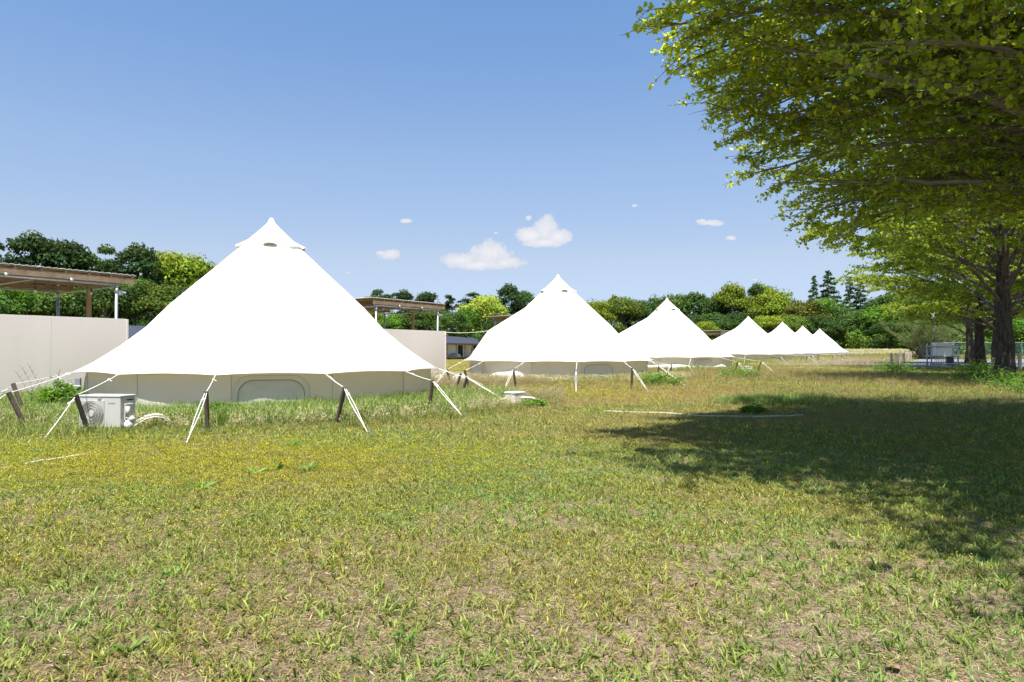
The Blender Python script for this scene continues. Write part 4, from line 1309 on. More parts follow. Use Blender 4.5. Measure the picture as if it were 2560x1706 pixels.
def near_whips():
    rs = np.random.RandomState(12); Wh = []; c = np.array([7.7, 6.4])
    for px, py, D in ((1611, 71, 7.4), (1640, 30, 7.6), (1694, 178, 8.3), (1735, 195, 8.7), (1725, 190, 8.4), (1767, 286, 9.3), (1800, 300, 9.6), (1863, 437, 10.8), (1850, 380, 10.4), (1920, 485, 11.2), (1964, 580, 11.8), (1990, 560, 11.5), (2058, 618, 12.0), (2080, 600, 12.2), (1900, 500, 11.0), (1825, 350, 10.0)):
        q = at(px, py, D); L_ = rs.uniform(1.3, 2.1); r = np.array([c[0] - q.x, c[1] - q.y]); r = r / np.linalg.norm(r)
        a = rs.normal() * .25; r = np.array([r[0] * math.cos(a) - r[1] * math.sin(a), r[0] * math.sin(a) + r[1] * math.cos(a)])
        tip = np.array([q.x - c[0], q.y - c[1], q.z]); Wh.append((tip, tip + np.array([r[0] * L_, r[1] * L_, .22 * L_])))
    return Wh
NEAR = ginkgo_meshes(11, .060, 104, H=13.0, R0=6.9, sec_step=.25, node=.052, per=3, trunk_r=.36, tips=near_tips(), inside=near_inside, leafkeep=.54, whips=near_whips(),
                     rfun=lambda a: .84 if 85 < a < 168 else (1.2 if 168 <= a < 290 else .95))
ginkgo('ginkgo_tree', (7.7, 6.4, gz(7.7, 6.4)), R(0), 'nearest ginkgo whose leafy branches fill the top right, its trunk out of frame', NEAR)
MID = ginkgo_meshes(23, .105, 66, H=10.5, R0=6.6, sec_step=.26, node=.080, per=3, trunk_r=.27, twiggy=True, inside=mid_inside)
g2 = ginkgo('ginkgo_tree', (17.3, 24.0, gz(17.3, 24)), R(40), 'ginkgo with the thick dark furrowed trunk nearest the right edge', MID, 'ginkgo_far', 'twig_far')
for (x, y, rz, s, lab) in ((25.3, 35.6, 170, .9, 'ginkgo whose thin trunk shows between the two thicker ginkgo trunks'),
                           (28.1, 41.0, 290, 1.05, 'ginkgo with the trunk just right of the cabinet rack, greyer than the nearest one'),
                           (35.5, 53.0, 75, 1.0, 'farther ginkgo behind the three trunks')):
    c = copy_tree(g2); c.location = (x, y, gz(x, y)); c.rotation_euler = (0, 0, R(rz)); c.scale = (s, s, s); c['label'] = lab

# ------------------------------------------------------------------ woodland trees
def leaf_cards(pos, nrm, size, rs, jitter=.6):
    n = len(pos)
    nn = nrm + rs.normal(size=(n, 3)) * jitter; nn /= (np.linalg.norm(nn, axis=1, keepdims=True) + 1e-9)
    a = rs.normal(size=(n, 3)); a -= nn * (a * nn).sum(1, keepdims=True); a /= (np.linalg.norm(a, axis=1, keepdims=True) + 1e-9)
    b = np.cross(nn, a); s = size * (rs.rand(n, 1) * .9 + .5)
    V = np.stack([pos - a * s, pos - b * s * .55 + nn * s * .15, pos + a * s, pos + b * s * .55 + nn * s * .15], 1).reshape(-1, 3)
    Fq = np.arange(n * 4).reshape(n, 4)
    return V, Fq

def tree_proto(kind, seed, nleaf):
    """unit tree of height 1; returns trunk/limb mesh and crown mesh"""
    rs = np.random.RandomState(seed); lobes = []
    if kind == 'broad':
        for i in range(26):
            u = rs.normal(size=3); u /= np.linalg.norm(u); u[2] = abs(u[2]) * .9 - .25
            rr = rs.uniform(.45, .95)
            lobes.append((np.array([u[0] * .27 * rr, u[1] * .27 * rr, .58 + u[2] * .33 * rr]), rs.uniform(.07, .125)))
        for i in range(8):
            a = rs.rand() * 6.28; lobes.append((np.array([math.cos(a) * .25, math.sin(a) * .25, rs.uniform(.2, .42)]), rs.uniform(.07, .11)))
    elif kind == 'dark':
        for i in range(30):
            h = rs.uniform(.22, .97); w = .24 * (1 - ((h - .45) / .62) ** 2 * .85) if h > .45 else .23
            a = rs.rand() * 6.28; r = w * rs.uniform(.25, 1) ** .6
            lobes.append((np.array([math.cos(a) * r, math.sin(a) * r, h * .94]), rs.uniform(.055, .10)))
    elif kind == 'pine':
        for i in range(13):
            h = rs.uniform(.70, .96); a = rs.rand() * 6.28; r = rs.uniform(.02, .20) * (1.15 - (h - .7) * 2)
            lobes.append((np.array([math.cos(a) * r, math.sin(a) * r, h]), rs.uniform(.04, .07)))
        for i in range(3):
            a = rs.rand() * 6.28; lobes.append((np.array([math.cos(a) * .13, math.sin(a) * .13, rs.uniform(.5, .66)]), .04))
    else:  # conifer
        for i in range(44):
            h = .1 + .9 * (i / 43.) ; w = .21 * (1.02 - h) ** .95 + .004
            a = i * 2.4 + rs.rand(); r = w * rs.uniform(.45, 1.)
            lobes.append((np.array([math.cos(a) * r, math.sin(a) * r, h * .97]), .016 + .052 * (1.05 - h)))
    rad = np.array([l[1] for l in lobes]) * (1.3 if kind != 'pine' else 1.15); cen = np.array([l[0] for l in lobes])
    pr = rad ** 2 / (rad ** 2).sum(); idx = rs.choice(len(lobes), nleaf, p=pr)
    u = rs.normal(size=(nleaf, 3)); u /= np.linalg.norm(u, axis=1, keepdims=True); u[:, 2] = np.where(u[:, 2] < -.3, -u[:, 2] * .6, u[:, 2])
    f = rs.rand(nleaf, 1) ** .3
    wobble = 1 + .35 * (rs.rand(nleaf, 1) - .5)
    sc = np.array([1, 1, .62 if kind == 'pine' else .8])
    pos = cen[idx] + u * rad[idx][:, None] * f * wobble * sc
    size = {'broad': .0145, 'dark': .0150, 'pine': .010, 'conifer': .0115}[kind]
    V, Fq = leaf_cards(pos, u, size, rs, .7)
    ltint = rs.rand(len(lobes), 1) * .45 + .78
    hue = np.stack([1 + .25 * (rs.rand(len(lobes)) - .5), np.ones(len(lobes)), np.ones(len(lobes))], -1)
    c = (ltint * hue)[idx] * (rs.rand(nleaf, 1) * .6 + .7)
    col = np.repeat(c, 4, axis=0)
    zt = np.percentile(V[:, 2], 99.7); wx = np.percentile(np.abs(V[:, :2]), 99)
    V[:, 2] *= 1.0 / zt; V[:, :2] *= .5 / wx
    cen = cen * np.array([.5 / wx, .5 / wx, 1 / zt]); lobes = [(cen[i], l[1]) for i, l in enumerate(lobes)]
    top = .93 if kind == 'conifer' else .8
    wood = [(np.array([[0, 0, -.03], [.006, .003, .3], [-.004, .004, .55], [0, 0, top]]), np.array([.020, .015, .010, .003]))]
    for l in lobes[:16]:
        c0 = l[0]; zb = max(.15, c0[2] - .22)
        wood.append((np.array([[0, 0, zb], [c0[0] * .5, c0[1] * .5, zb + (c0[2] - zb) * .62], c0]), np.array([.007, .005, .002])))
    Vw, Fw = tubes_np(wood, 5)
    return (Vw, Fw), (V, Fq, col)

PROT = {}
for kind, cnt, nleaf in (('broad', 4, 8500), ('dark', 3, 9500), ('pine', 2, 3200), ('conifer', 2, 8000)):
    PROT[kind] = [tree_proto(kind, 100 + 7 * i + len(kind), nleaf) for i in range(cnt)]
WMESH = {}
NAMES = {'broad': 'broadleaf_tree', 'dark': 'evergreen_tree', 'pine': 'pine_tree', 'conifer': 'conifer_tree'}
SRC = {}
for kind in PROT:
    for i, ((Vw, Fw), (V, Fq, col)) in enumerate(PROT[kind]):
        a = npmesh('trunk', Vw, Fw, M['fartrunk'], smooth_=True, link=False); b = npmesh('crown', V, Fq, M['farleaf'], col, link=False)
        SRC[(kind, i)] = (a.data, b.data)
DG = (.36, .42, .50); MG = (.75, .85, .75); YG = (1.75, 1.5, .6); YF = (2.9, 2.3, 1.5); OB = (1.25, .85, .55); BG = (.9, 1.15, .55); OL = (1.0, .92, .6); DK = (.52, .62, .6)
CN = {DG: 'very dark green', MG: 'mid green', YG: 'bright yellow green', YF: 'pale yellow flowering', OB: 'brownish orange tinged', BG: 'fresh green', OL: 'olive', DK: 'dark green'}
woods = [  # px, top py, width px, kind, colour, distance
    (-70, 600, 150, 'dark', DG, 84), (60, 586, 150, 'dark', DG, 86), (158, 604, 140, 'dark', DG, 90), (238, 622, 135, 'dark', DK, 92), (345, 618, 140, 'dark', DG, 93), (290, 650, 90, 'pine', DK, 95),
    (448, 636, 185, 'broad', YG, 97), (560, 680, 170, 'broad', MG, 99),
    (-60, 720, 200, 'broad', MG, 75), (40, 715, 170, 'broad', BG, 77), (150, 722, 160, 'broad', MG, 79), (262, 712, 150, 'broad', DK, 80), (330, 700, 150, 'broad', MG, 84), (395, 708, 150, 'broad', OL, 84), (470, 720, 150, 'broad', DK, 88), (560, 740, 150, 'broad', MG, 92),
    (905, 742, 50, 'pine', DK, 150), (945, 723, 62, 'pine', DK, 148), (977, 732, 60, 'pine', DK, 150), (1022, 728, 70, 'dark', DG, 150), (1064, 732, 70, 'dark', DG, 152), (1092, 752, 60, 'dark', DK, 154), (1131, 738, 56, 'pine', DG, 150), (1174, 732, 62, 'pine', DG, 151),
    (1208, 741, 118, 'broad', YF, 140), (1273, 714, 80, 'dark', DG, 148), (1312, 730, 78, 'dark', DK, 150),
    (930, 775, 80, 'broad', YG, 138), (985, 785, 80, 'broad', BG, 136), (1040, 775, 84, 'broad', MG, 136), (1085, 770, 70, 'broad', OL, 138), (1130, 780, 80, 'broad', MG, 132), (1165, 770, 80, 'broad', BG, 136), (1248, 785, 90, 'broad', DK, 130), (1300, 780, 90, 'dark', DG, 134), (1360, 760, 90, 'broad', MG, 140), (1420, 760, 90, 'broad', MG, 144),
    (1492, 752, 90, 'broad', YG, 146), (1556, 744, 105, 'broad', OL, 148), (1548, 742, 50, 'dark', DK, 153), (1604, 751, 84, 'broad', DK, 152), (1648, 742, 84, 'broad', MG, 150), (1690, 738, 90, 'broad', MG, 150), (1736, 735, 100, 'dark', DK, 151), (1782, 744, 90, 'broad', DK, 148),
    (1834, 710, 105, 'broad', YG, 146), (1880, 712, 62, 'dark', DG, 148), (1910, 713, 90, 'broad', YG, 150), (1790, 785, 100, 'broad', DK, 138), (1850, 780, 90, 'broad', DK, 138), (1720, 790, 100, 'broad', DK, 140), (1660, 800, 90, 'broad', OL, 140), (1760, 805, 80, 'broad', YG, 134),
    (1942, 728, 120, 'broad', YG, 138), (1925, 790, 110, 'broad', YG, 131), (2005, 752, 110, 'broad', OB, 133), (2052, 748, 105, 'broad', BG, 135), (2036, 692, 66, 'conifer', DK, 150), (2072, 680, 104, 'conifer', DK, 147), (2126, 694, 76, 'conifer', DK, 148), (2152, 698, 84, 'conifer', DK, 146), (2178, 750, 60, 'broad', DK, 144),
    (2100, 768, 90, 'broad', DK, 134), (2145, 775, 90, 'broad', MG, 127), (2195, 765, 110, 'broad', BG, 124), (2225, 738, 100, 'dark', DK, 140), (2255, 728, 90, 'broad', DK, 138), (2292, 735, 100, 'broad', MG, 132), (2345, 742, 110, 'broad', MG, 130), (2400, 750, 110, 'broad', DK, 128), (2455, 745, 110, 'broad', MG, 126), (2515, 735, 120, 'broad', MG, 122), (2580, 725, 130, 'broad', DK, 120), (2660, 720, 140, 'broad', MG, 118),
    (2300, 800, 90, 'broad', BG, 112), (2380, 805, 80, 'broad', OL, 112), (2540, 800, 120, 'broad', BG, 104), (2460, 800, 90, 'broad', MG, 108), (2220, 805, 80, 'broad', DK, 116), (2080, 800, 90, 'broad', DK, 124), (1995, 790, 90, 'broad', OL, 127), (2040, 790, 90, 'broad', DK, 126),
]
woods = [(a + 0, b, c, d, e_, f) for (a, b, c, d, e_, f) in woods]
LANDM = [(-200, 190, 'behind the beige wall at the far left'), (190, 330, 'behind the left pergola'), (330, 640, 'left of the largest tent'), (640, 990, 'above the middle pergola roof'),
         (990, 1110, 'right of the middle pergola'), (1110, 1340, 'left of the second tent'), (1340, 1460, 'behind the second tent'), (1460, 1620, 'between the second and third tents'), (1620, 1790, 'behind the third tent'),
         (1790, 1960, 'behind the fourth tent'), (1960, 2090, 'behind the farthest tents'), (2090, 2260, 'right of the farthest tent'), (2260, 2420, 'behind the cabinet rack'), (2420, 2800, 'behind the ginkgo trunks')]
KN = {'broad': 'broadleaf tree', 'dark': 'rounded evergreen', 'pine': 'bare trunked pine', 'conifer': 'pointed conifer'}
seen = {}
labels = []
for (px, py, w, kind, colr, D) in woods:
    lm = [t for a, b, t in LANDM if a <= px < b][0]
    labels.append((CN[colr] + ' ' + KN[kind], lm))
ordn = ['first', 'second', 'third', 'fourth', 'fifth', 'sixth', 'seventh']
for i, (px, py, w, kind, colr, D) in enumerate(woods):
    same = sorted([j for j in range(len(woods)) if labels[j] == labels[i]], key=lambda j: woods[j][0])
    lab = labels[i][0] + ' ' + labels[i][1]
    if len(same) > 1: lab += ', %s from left' % ordn[same.index(i)]
    rnd = random.Random(i * 13 + 5)
    x = (px - 1280) / F * D; g = gz(x, D)
    h = CAMH + (HZ - py) * D / F - g
    wm = w * 1.12 * D / F
    basew = {'broad': .70, 'dark': .52, 'pine': .42, 'conifer': .38}[kind]
    sx = wm
    nv = {'broad': 4, 'dark': 3, 'pine': 2, 'conifer': 2}[kind]
    ta, ca = SRC[(kind, i % nv)]
    o = empty(NAMES[kind], (x, D, g), rnd.uniform(0, 6.28), lab, 'tree', 'trees of the wood behind the camp')
    o.scale = (sx, sx, h)
    t = bpy.data.objects.new('trunk', ta); COL.objects.link(t); t.parent = o
    c = bpy.data.objects.new('crown', ca); COL.objects.link(c); c.parent = o
    v = rnd.uniform(.88, 1.12); c.color = (colr[0] * v, colr[1] * v, colr[2] * v, 1)

def distant_wood():
    rs = np.random.RandomState(13)
    tops = sorted((a, CAMH + (HZ - b) * f / F, f) for a, b, c, d, e_, f in woods if d in ('dark', 'broad'))
    P = np.array([t[0] for t in tops], float); D0 = np.array([t[2] for t in tops], float)
    T = np.array([np.median([h for q, h, _ in tops if abs(q - p) < 90]) for p in P])
    n = 90000
    px = rs.uniform(-260, 2760, n); D = np.interp(px, P, D0) + 6 + rs.rand(n) * 8
    x = (px - 1280) / F * D
    top = np.interp(px, P, T) * (.62 + .40 * fbm(x, D, .16, 3))
    u = rs.rand(n) ** .6; z = -.6 + top * u
    lum = fbm(x, z * 1.6 + D * .5, .45, 3)
    nrm = np.stack([rs.normal(size=n) * .5, -np.ones(n) * .6, np.ones(n)], -1)
    V, Fq = leaf_cards(np.stack([x, D, z], -1), nrm, .34, rs, .6)
    base = np.array([.45, .52, .48])[None] + (lum[:, None] - .4) * np.array([1.5, 1.5, .8])[None]
    col = np.repeat(np.clip(base, .15, 2) * (rs.rand(n, 1) * .6 + .7), 4, axis=0)
    tag(npmesh('distant_wood', V, Fq, M['farleaf'], col), 'dense mass of foliage filling the wood behind the single trees', 'wood', kind='stuff')
distant_wood()

def undergrowth():
    rs = np.random.RandomState(3)
    line = [(-260, 70), (100, 76), (330, 82), (640, 104), (930, 134), (1300, 132), (1480, 143), (1700, 140), (1930, 133), (2120, 122), (2300, 110), (2560, 100), (2800, 96)]
    n = 95000
    u = rs.rand(n) * (len(line) - 1); i = u.astype(int); f = u - i
    L_ = np.array(line, float)
    px = L_[i, 0] * (1 - f) + L_[i + 1, 0] * f; D = L_[i, 1] * (1 - f) + L_[i + 1, 1] * f
    D = D + rs.rand(n) * 9
    x = (px - 1280) / F * D
    hgt = 2.0 + 4.2 * fbm(x, D, .22, 3) ** 1.2
    u2 = rs.rand(n) ** .7
    z = groundz(x, D) + hgt * u2
    lum = fbm(x, z * 2 + D * .5, .55, 3)
    nrm = np.stack([rs.normal(size=n) * .5, -np.ones(n) * .5 + rs.normal(size=n) * .4, np.ones(n)], -1)
    V, Fq = leaf_cards(np.stack([x, D, z], -1), nrm, .22, rs, .6)
    base = np.array([.62, .68, .55])[None, :] * (1 - lum[:, None]) * 1.3 + np.array([1.25, 1.25, .6])[None, :] * lum[:, None] ** 1.4 * 1.2
    col = np.repeat(base * (rs.rand(n, 1) * .6 + .7), 4, axis=0)
    o = npmesh('undergrowth', V, Fq, M['farleaf'], col)
    tag(o, 'low tangled undergrowth along the foot of the wood', 'undergrowth', kind='stuff')
undergrowth()

# ------------------------------------------------------------------ shrubs and weeds
def bush(P, w, h, n, leaf, label, seed, tint=(1, 1, 1), stems=14, cat='bush', name='bush', squash=.5, mat='shrub', elong=.34):
    rs = np.random.RandomState(seed); o = empty(name, P, 0, label, cat)
    wood = []; pos = []
    for i in range(stems):
        a = rs.rand() * 6.28; r = w * .5 * rs.rand() ** .5
        top = np.array([math.cos(a) * r, math.sin(a) * r, h * rs.uniform(.55, 1) * (1 - .45 * (r / (w * .5)) ** 2)])
        b = np.array([math.cos(a) * r * .3, math.sin(a) * r * .3, -.02])
        m = (b + top) / 2 + rs.normal(size=3) * .04 * w
        pts = np.array([b, m, top]); wood.append((pts, np.array([.006, .004, .002]) * max(1, h)))
        for k in range(n // stems):
            t = rs.rand() ** .55
            p, _ = sample(pts, min(t, .999)); pos.append(p + rs.normal(size=3) * np.array([1, 1, .7]) * w * .07)
    Vw, Fw = tubes_np(wood, 5); npmesh('stems', Vw, Fw, M['twig'], parent=o)
    pos = np.array(pos); m = len(pos)
    nrm = rs.normal(size=(m, 3)) * .6; nrm[:, 2] += 1
    nrm /= np.linalg.norm(nrm, axis=1, keepdims=True)
    a = rs.rand(m) * 6.28; d = np.stack([np.cos(a), np.sin(a), rs.rand(m) * .6 - .1], -1); d -= nrm * (d * nrm).sum(1, keepdims=True); d /= np.linalg.norm(d, axis=1, keepdims=True)
    s = np.cross(nrm, d); L_ = leaf * (rs.rand(m, 1) * .7 + .6)
    V = np.stack([pos, pos + d * L_ * .5 - s * L_ * elong * .8 + nrm * L_ * .06, pos + d * L_ - nrm * L_ * .1, pos + d * L_ * .5 + s * L_ * elong * .8 + nrm * L_ * .06], 1).reshape(-1, 3)
    col = np.repeat(np.array(tint)[None] * (rs.rand(m, 1) * .5 + .75), 4, axis=0)
    npmesh('leaves', V, np.arange(m * 4).reshape(m, 4), M[mat], col, parent=o)
    return o
P = at(150, 1020, 12.3); P.z = gz(P.x, P.y); bush(P, .75, .60, 3200, .07, 'bright green leafy mugwort bush against the beige wall', 1, (1.15, 1.25, .9), 40)
for i, (px, py, w, h, lab) in enumerate((
        (2512, 968, 2.0, .55, 'leafy weeds around the foot of the nearest ginkgo trunk'),
        (2440, 950, 1.8, .50, 'low green weeds in shade left of the nearest ginkgo trunk'),
        (2570, 985, 1.8, .5, 'sunlit weeds at the right edge below the ginkgo trunk'),
        (2445, 930, 2.2, .7, 'taller weeds at the foot of the trunk right of the cabinet rack'),
        (1880, 1035, .4, .16, 'low leafy weed in the shade beyond the long white pipe'),
        (1650, 965, 1.4, .45, 'green weeds between the second and third tents'),
        (1335, 1018, .6, .12, 'small green yellow flowered weed at the right hose of the junction box'),
        (2230, 932, 2.6, .5, 'green clump in front of the stake fence corner'),
        (1850, 945, 1.6, .45, 'green clump at the foot of the third tent by its right stakes'),
        (560, 1052, .55, .34, 'leafy weed at the tent wall right of the upright stake'))):
    P = gp(px, py); bush(P, w, h, 1500, .05 + .0012 * P.y, lab, 20 + i, (1.0, 1.1, .8), 34, 'weeds', 'weed_clump')
# bare twiggy shrub behind the cabinet rack
def twiggy():
    rs = np.random.RandomState(31); D = 78; x = (2318 - 1280) / F * D
    o = empty('twiggy_shrub', (x, D, gz(x, D)), 0, 'tall half bare twiggy shrub behind the cabinet rack', 'shrub')
    wood = []; pos = []
    for i in range(90):
        a = rs.rand() * 6.28; L_ = rs.uniform(2.5, 6.6)
        p, r = grow(rs, (rs.normal() * .35, rs.normal() * .35, 0), a, R(rs.uniform(45, 85)), L_, .05, .008, 8, droop=R(10), wob=.1); wood.append((p, r))
        for k in range(5):
            q, _ = sample(p, rs.uniform(.35, .98)); w, wr = grow(rs, q, rs.rand() * 6.28, R(rs.uniform(10, 70)), rs.uniform(.4, 1.3), .014, .005, 4); wood.append((w, wr))
            for m in range(44): pos.append(sample(w, rs.rand() * .99)[0] + rs.normal(size=3) * .14)
    V, Fq = tubes_np(wood, 4); npmesh('twigs', V, Fq, M['palebranch'], parent=o)
    pos = np.array(pos); V, Fq = leaf_cards(pos, rs.normal(size=pos.shape), .055, rs)
    c = np.ones((len(V), 3)) * np.array([.85, .78, .55]); npmesh('leaves', V, Fq, M['shrub'], c, parent=o)
twiggy()
# reeds by the beige wall
def reeds():
    rs = np.random.RandomState(8)
    for i, (px, top, base) in enumerate(((110, 908, 1020), (92, 912, 1022), (136, 922, 1015), (78, 925, 1020))):
        D = 12.6; b = at(px, base, D); b.z = gz(b.x, b.y); h = CAMH + (HZ - top) * D / F - b.z
        mb = MB(); lean = (-.14, .0, 0) if i != 2 else (.05, 0, 0)
        pts = [(lean[0] * (t ** 2) * 2.2, 0, h * t) for t in np.linspace(0, 1, 8)]
        mb.tube(pts, [.005, .005, .004, .004, .004, .003, .006, .002], 4)
        for k in range(7):
            t = .62 + .05 * k; p = Vector((lean[0] * t * t * 2.2, 0, h * t)); mb.tube([p, p + Vector((.05 * (-1) ** k, .01, .05))], [.003, .0015], 3)
        for k in range(3):
            p = Vector((0, 0, h * .15 * (k + 1))); mb.tube([p, p + Vector((.1 * (-1) ** k, 0, .18)), p + Vector((.2 * (-1) ** k, 0, .16))], [.004, .004, .001], 3)
        o = mb.build('dry_reed', M['reed'], None); o.location = b
        tag(o, ['tallest dry reed bending before the beige wall', 'second dry reed from the left before the beige wall', 'upright dry reed nearest the green bush', 'leftmost dry reed before the beige wall'][i], 'reed', 'dry reeds before the beige wall')
reeds()

# ------------------------------------------------------------------ grass
PROTO = bpy.data.collections.new('grass_tufts')     # never linked into the scene: only instanced
def blades(specs, rs):
    """specs: list of dict(n,len,wid,lean,spread,cols,bend) -> mesh arrays"""
    V = []; Fq = []; C = []; b = 0
    for s in specs:
        for _ in range(s['n']):
            L_ = rs.uniform(*s['len']); w = rs.uniform(*s['wid']); a = rs.rand() * 6.28; lean = rs.uniform(*s['lean'])
            base = np.array([rs.normal() * s['spread'], rs.normal() * s['spread'], -.004 + s.get('z', 0) * rs.rand()])
            dx, dy = math.cos(a), math.sin(a); sd = np.array([-dy, dx, 0]) * w
            tw = rs.normal() * .5
            el = R(90) - lean; p = base; pts = [p]
            for k in range(3):
                p = p + np.array([dx * math.cos(el), dy * math.cos(el), math.sin(el)]) * L_ / 3; pts.append(p); el -= s.get('bend', .5) * rs.uniform(.3, 1.0)
            c = np.array(s['cols'][rs.randint(len(s['cols']))]) * rs.uniform(.75, 1.25)
            ws = (.8, 1.0, .75)
            up = np.array([0, 0, w * tw])
            vs = []
            for k in range(3): vs += [pts[k] - sd * ws[k] - up, pts[k] + sd * ws[k] + up]
            vs += [pts[3], pts[3] + sd * .05]
            V += vs; q = b
            for k in range(3): Fq.append((q + 2 * k, q + 2 * k + 1, q + 2 * k + 3, q + 2 * k + 2))
            b += 8; C += [c] * 8
    return V, Fq, C
def heads(rs, V, Fq, C, n, hgt, size, cols, spread, stemcol, quads=5, droop=True, stem=True, sw=.0008):
    for _ in range(n):
        b = len(V); x, y = rs.normal() * spread, rs.normal() * spread; h = rs.uniform(*hgt); lx, ly = rs.normal() * .12 * h, rs.normal() * .12 * h
        if stem:
            V += [np.array([x - sw, y, 0]), np.array([x + sw, y, 0]), np.array([x + lx + sw * .7, y + ly, h]), np.array([x + lx - sw * .7, y + ly, h])]
            Fq.append((b, b + 1, b + 2, b + 3)); C += [np.array(stemcol)] * 4
        c = np.array(cols[rs.randint(len(cols))]) * rs.uniform(.8, 1.2)
        for k in range(quads):
            b = len(V); o = np.array([x + lx, y + ly, h]) + rs.normal(size=3) * size * np.array([.6, .6, 1.4 if droop else .35])
            u = rs.normal(size=3); u /= np.linalg.norm(u); v = np.cross(u, rs.normal(size=3)); v /= np.linalg.norm(v)
            s = size * rs.uniform(.6, 1.2)
            V += [o - u * s, o - v * s * .5, o + u * s, o + v * s * .5]; Fq.append((b, b + 1, b + 2, b + 3)); C += [c] * 4
G1 = (.22, .25, .055); G2 = (.155, .19, .04); G3 = (.30, .31, .10); G4 = (.085, .125, .025); OLV = (.22, .195, .05); STR = (.38, .31, .20); STR2 = (.29, .225, .14); RED = (.22, .09, .06)
def make_protos():
    rs = np.random.RandomState(42)
    kinds = [
        ('crabgrass', lambda: blades([dict(n=7, len=(.035, .085), wid=(.0024, .0042), lean=(.1, 1.15), spread=.008, cols=[G1, G2, G3, G1, G4], bend=.45), dict(n=2, len=(.03, .06), wid=(.001, .002), lean=(.8, 1.4), spread=.01, cols=[STR, RED])], rs), 4),
        ('fine_grass', lambda: blades([dict(n=16, len=(.012, .038), wid=(.0010, .0020), lean=(.1, 1.25), spread=.022, cols=[OLV, G2, G1, G4, STR2, OLV], bend=.5)], rs), 4),
        ('thatch', lambda: blades([dict(n=20, len=(.012, .045), wid=(.0006, .0011), lean=(1.15, 1.58), spread=.030, cols=[STR, STR2, (.42, .36, .25), (.22, .16, .10)], bend=.15, z=.012)], rs), 3),
        ('yellow_flower', None, 3), ('tall_grass', lambda: blades([dict(n=15, len=(.10, .34), wid=(.0018, .0034), lean=(.02, .65), spread=.035, cols=[G2, G1, G4, G3, (.12, .19, .05)], bend=.42)], rs), 4),
        ('seed_grass', None, 4), ('lush_grass', lambda: blades([dict(n=14, len=(.05, .13), wid=(.0022, .0036), lean=(.05, .95), spread=.03, cols=[G2, G1, G4], bend=.5)], rs), 3), ('tan_seed', None, 3)]
    base = {}
    k = 0
    for name, fn, cnt in kinds:
        base[name] = (k, cnt)
        for j in range(cnt):
            if name == 'yellow_flower':
                V, Fq, C = blades([dict(n=9, len=(.010, .022), wid=(.0016, .003), lean=(.5, 1.4), spread=.018, cols=[G2, OLV, G4], bend=.4)], rs)
                heads(rs, V, Fq, C, 8, (.018, .036), .0046, [(.50, .44, .02), (.44, .40, .03)], .020, G2, 2, False)
            elif name == 'seed_grass':
                V, Fq, C = blades([dict(n=5, len=(.03, .12), wid=(.0008, .0018), lean=(.05, .6), spread=.03, cols=[OLV, G2, STR2], bend=.3)], rs)
                heads(rs, V, Fq, C, 9, (.09, .20), .0065, [(.36, .22, .16), (.38, .27, .18), (.33, .24, .12), (.40, .33, .20)], .035, (.26, .2, .12), 5)
            elif name == 'tan_seed':
                V, Fq, C = blades([dict(n=8, len=(.08, .24), wid=(.0014, .0026), lean=(.05, .7), spread=.03, cols=[G2, G1, STR2, G3], bend=.5)], rs)
                heads(rs, V, Fq, C, 7, (.12, .30), .013, [(.50, .44, .29), (.46, .38, .22), (.52, .48, .34)], .04, (.34, .34, .14), 7, sw=.0012)
            else: V, Fq, C = fn()
            o = npmesh('%03d_%s' % (k, name), np.array(V), np.array(Fq), M['blade'], np.array(C), link=False)
            PROTO.objects.link(o); k += 1
    return base
BASE = make_protos()

def scatter(name, X, Y, kind, S, tint, label, cat, seed, tilt=.12):
    """one 'stuff' object: points that carry tufts through geometry nodes"""
    rs = np.random.RandomState(seed); n = len(X)
    first, cnt = BASE[kind]
    me = bpy.data.meshes.new(name)
    me.vertices.add(n)
    V = np.stack([X, Y, groundz(X, Y)], -1).astype(np.float32); me.vertices.foreach_set('co', V.ravel())
    def attr(nm, typ, key, arr):
        a = me.attributes.new(nm, typ, 'POINT'); a.data.foreach_set(key, np.ascontiguousarray(arr).ravel())
    attr('idx', 'INT', 'value', (first + rs.randint(0, cnt, n)).astype(np.int32))
    rot = np.stack([rs.normal(size=n) * tilt, rs.normal(size=n) * tilt, rs.rand(n) * 6.283], -1).astype(np.float32)
    attr('rot', 'FLOAT_VECTOR', 'vector', rot)
    attr('scl', 'FLOAT', 'value', S.astype(np.float32))
    t4 = np.ones((n, 4), np.float32); t4[:, :3] = tint
    attr('itint', 'FLOAT_COLOR', 'color', t4)
    me.materials.append(M['blade']); me.update()
    o = bpy.data.objects.new(name, me); COL.objects.link(o)
    o.modifiers.new('tufts', 'NODES').node_group = GN
    return tag(o, label, cat, kind='stuff')

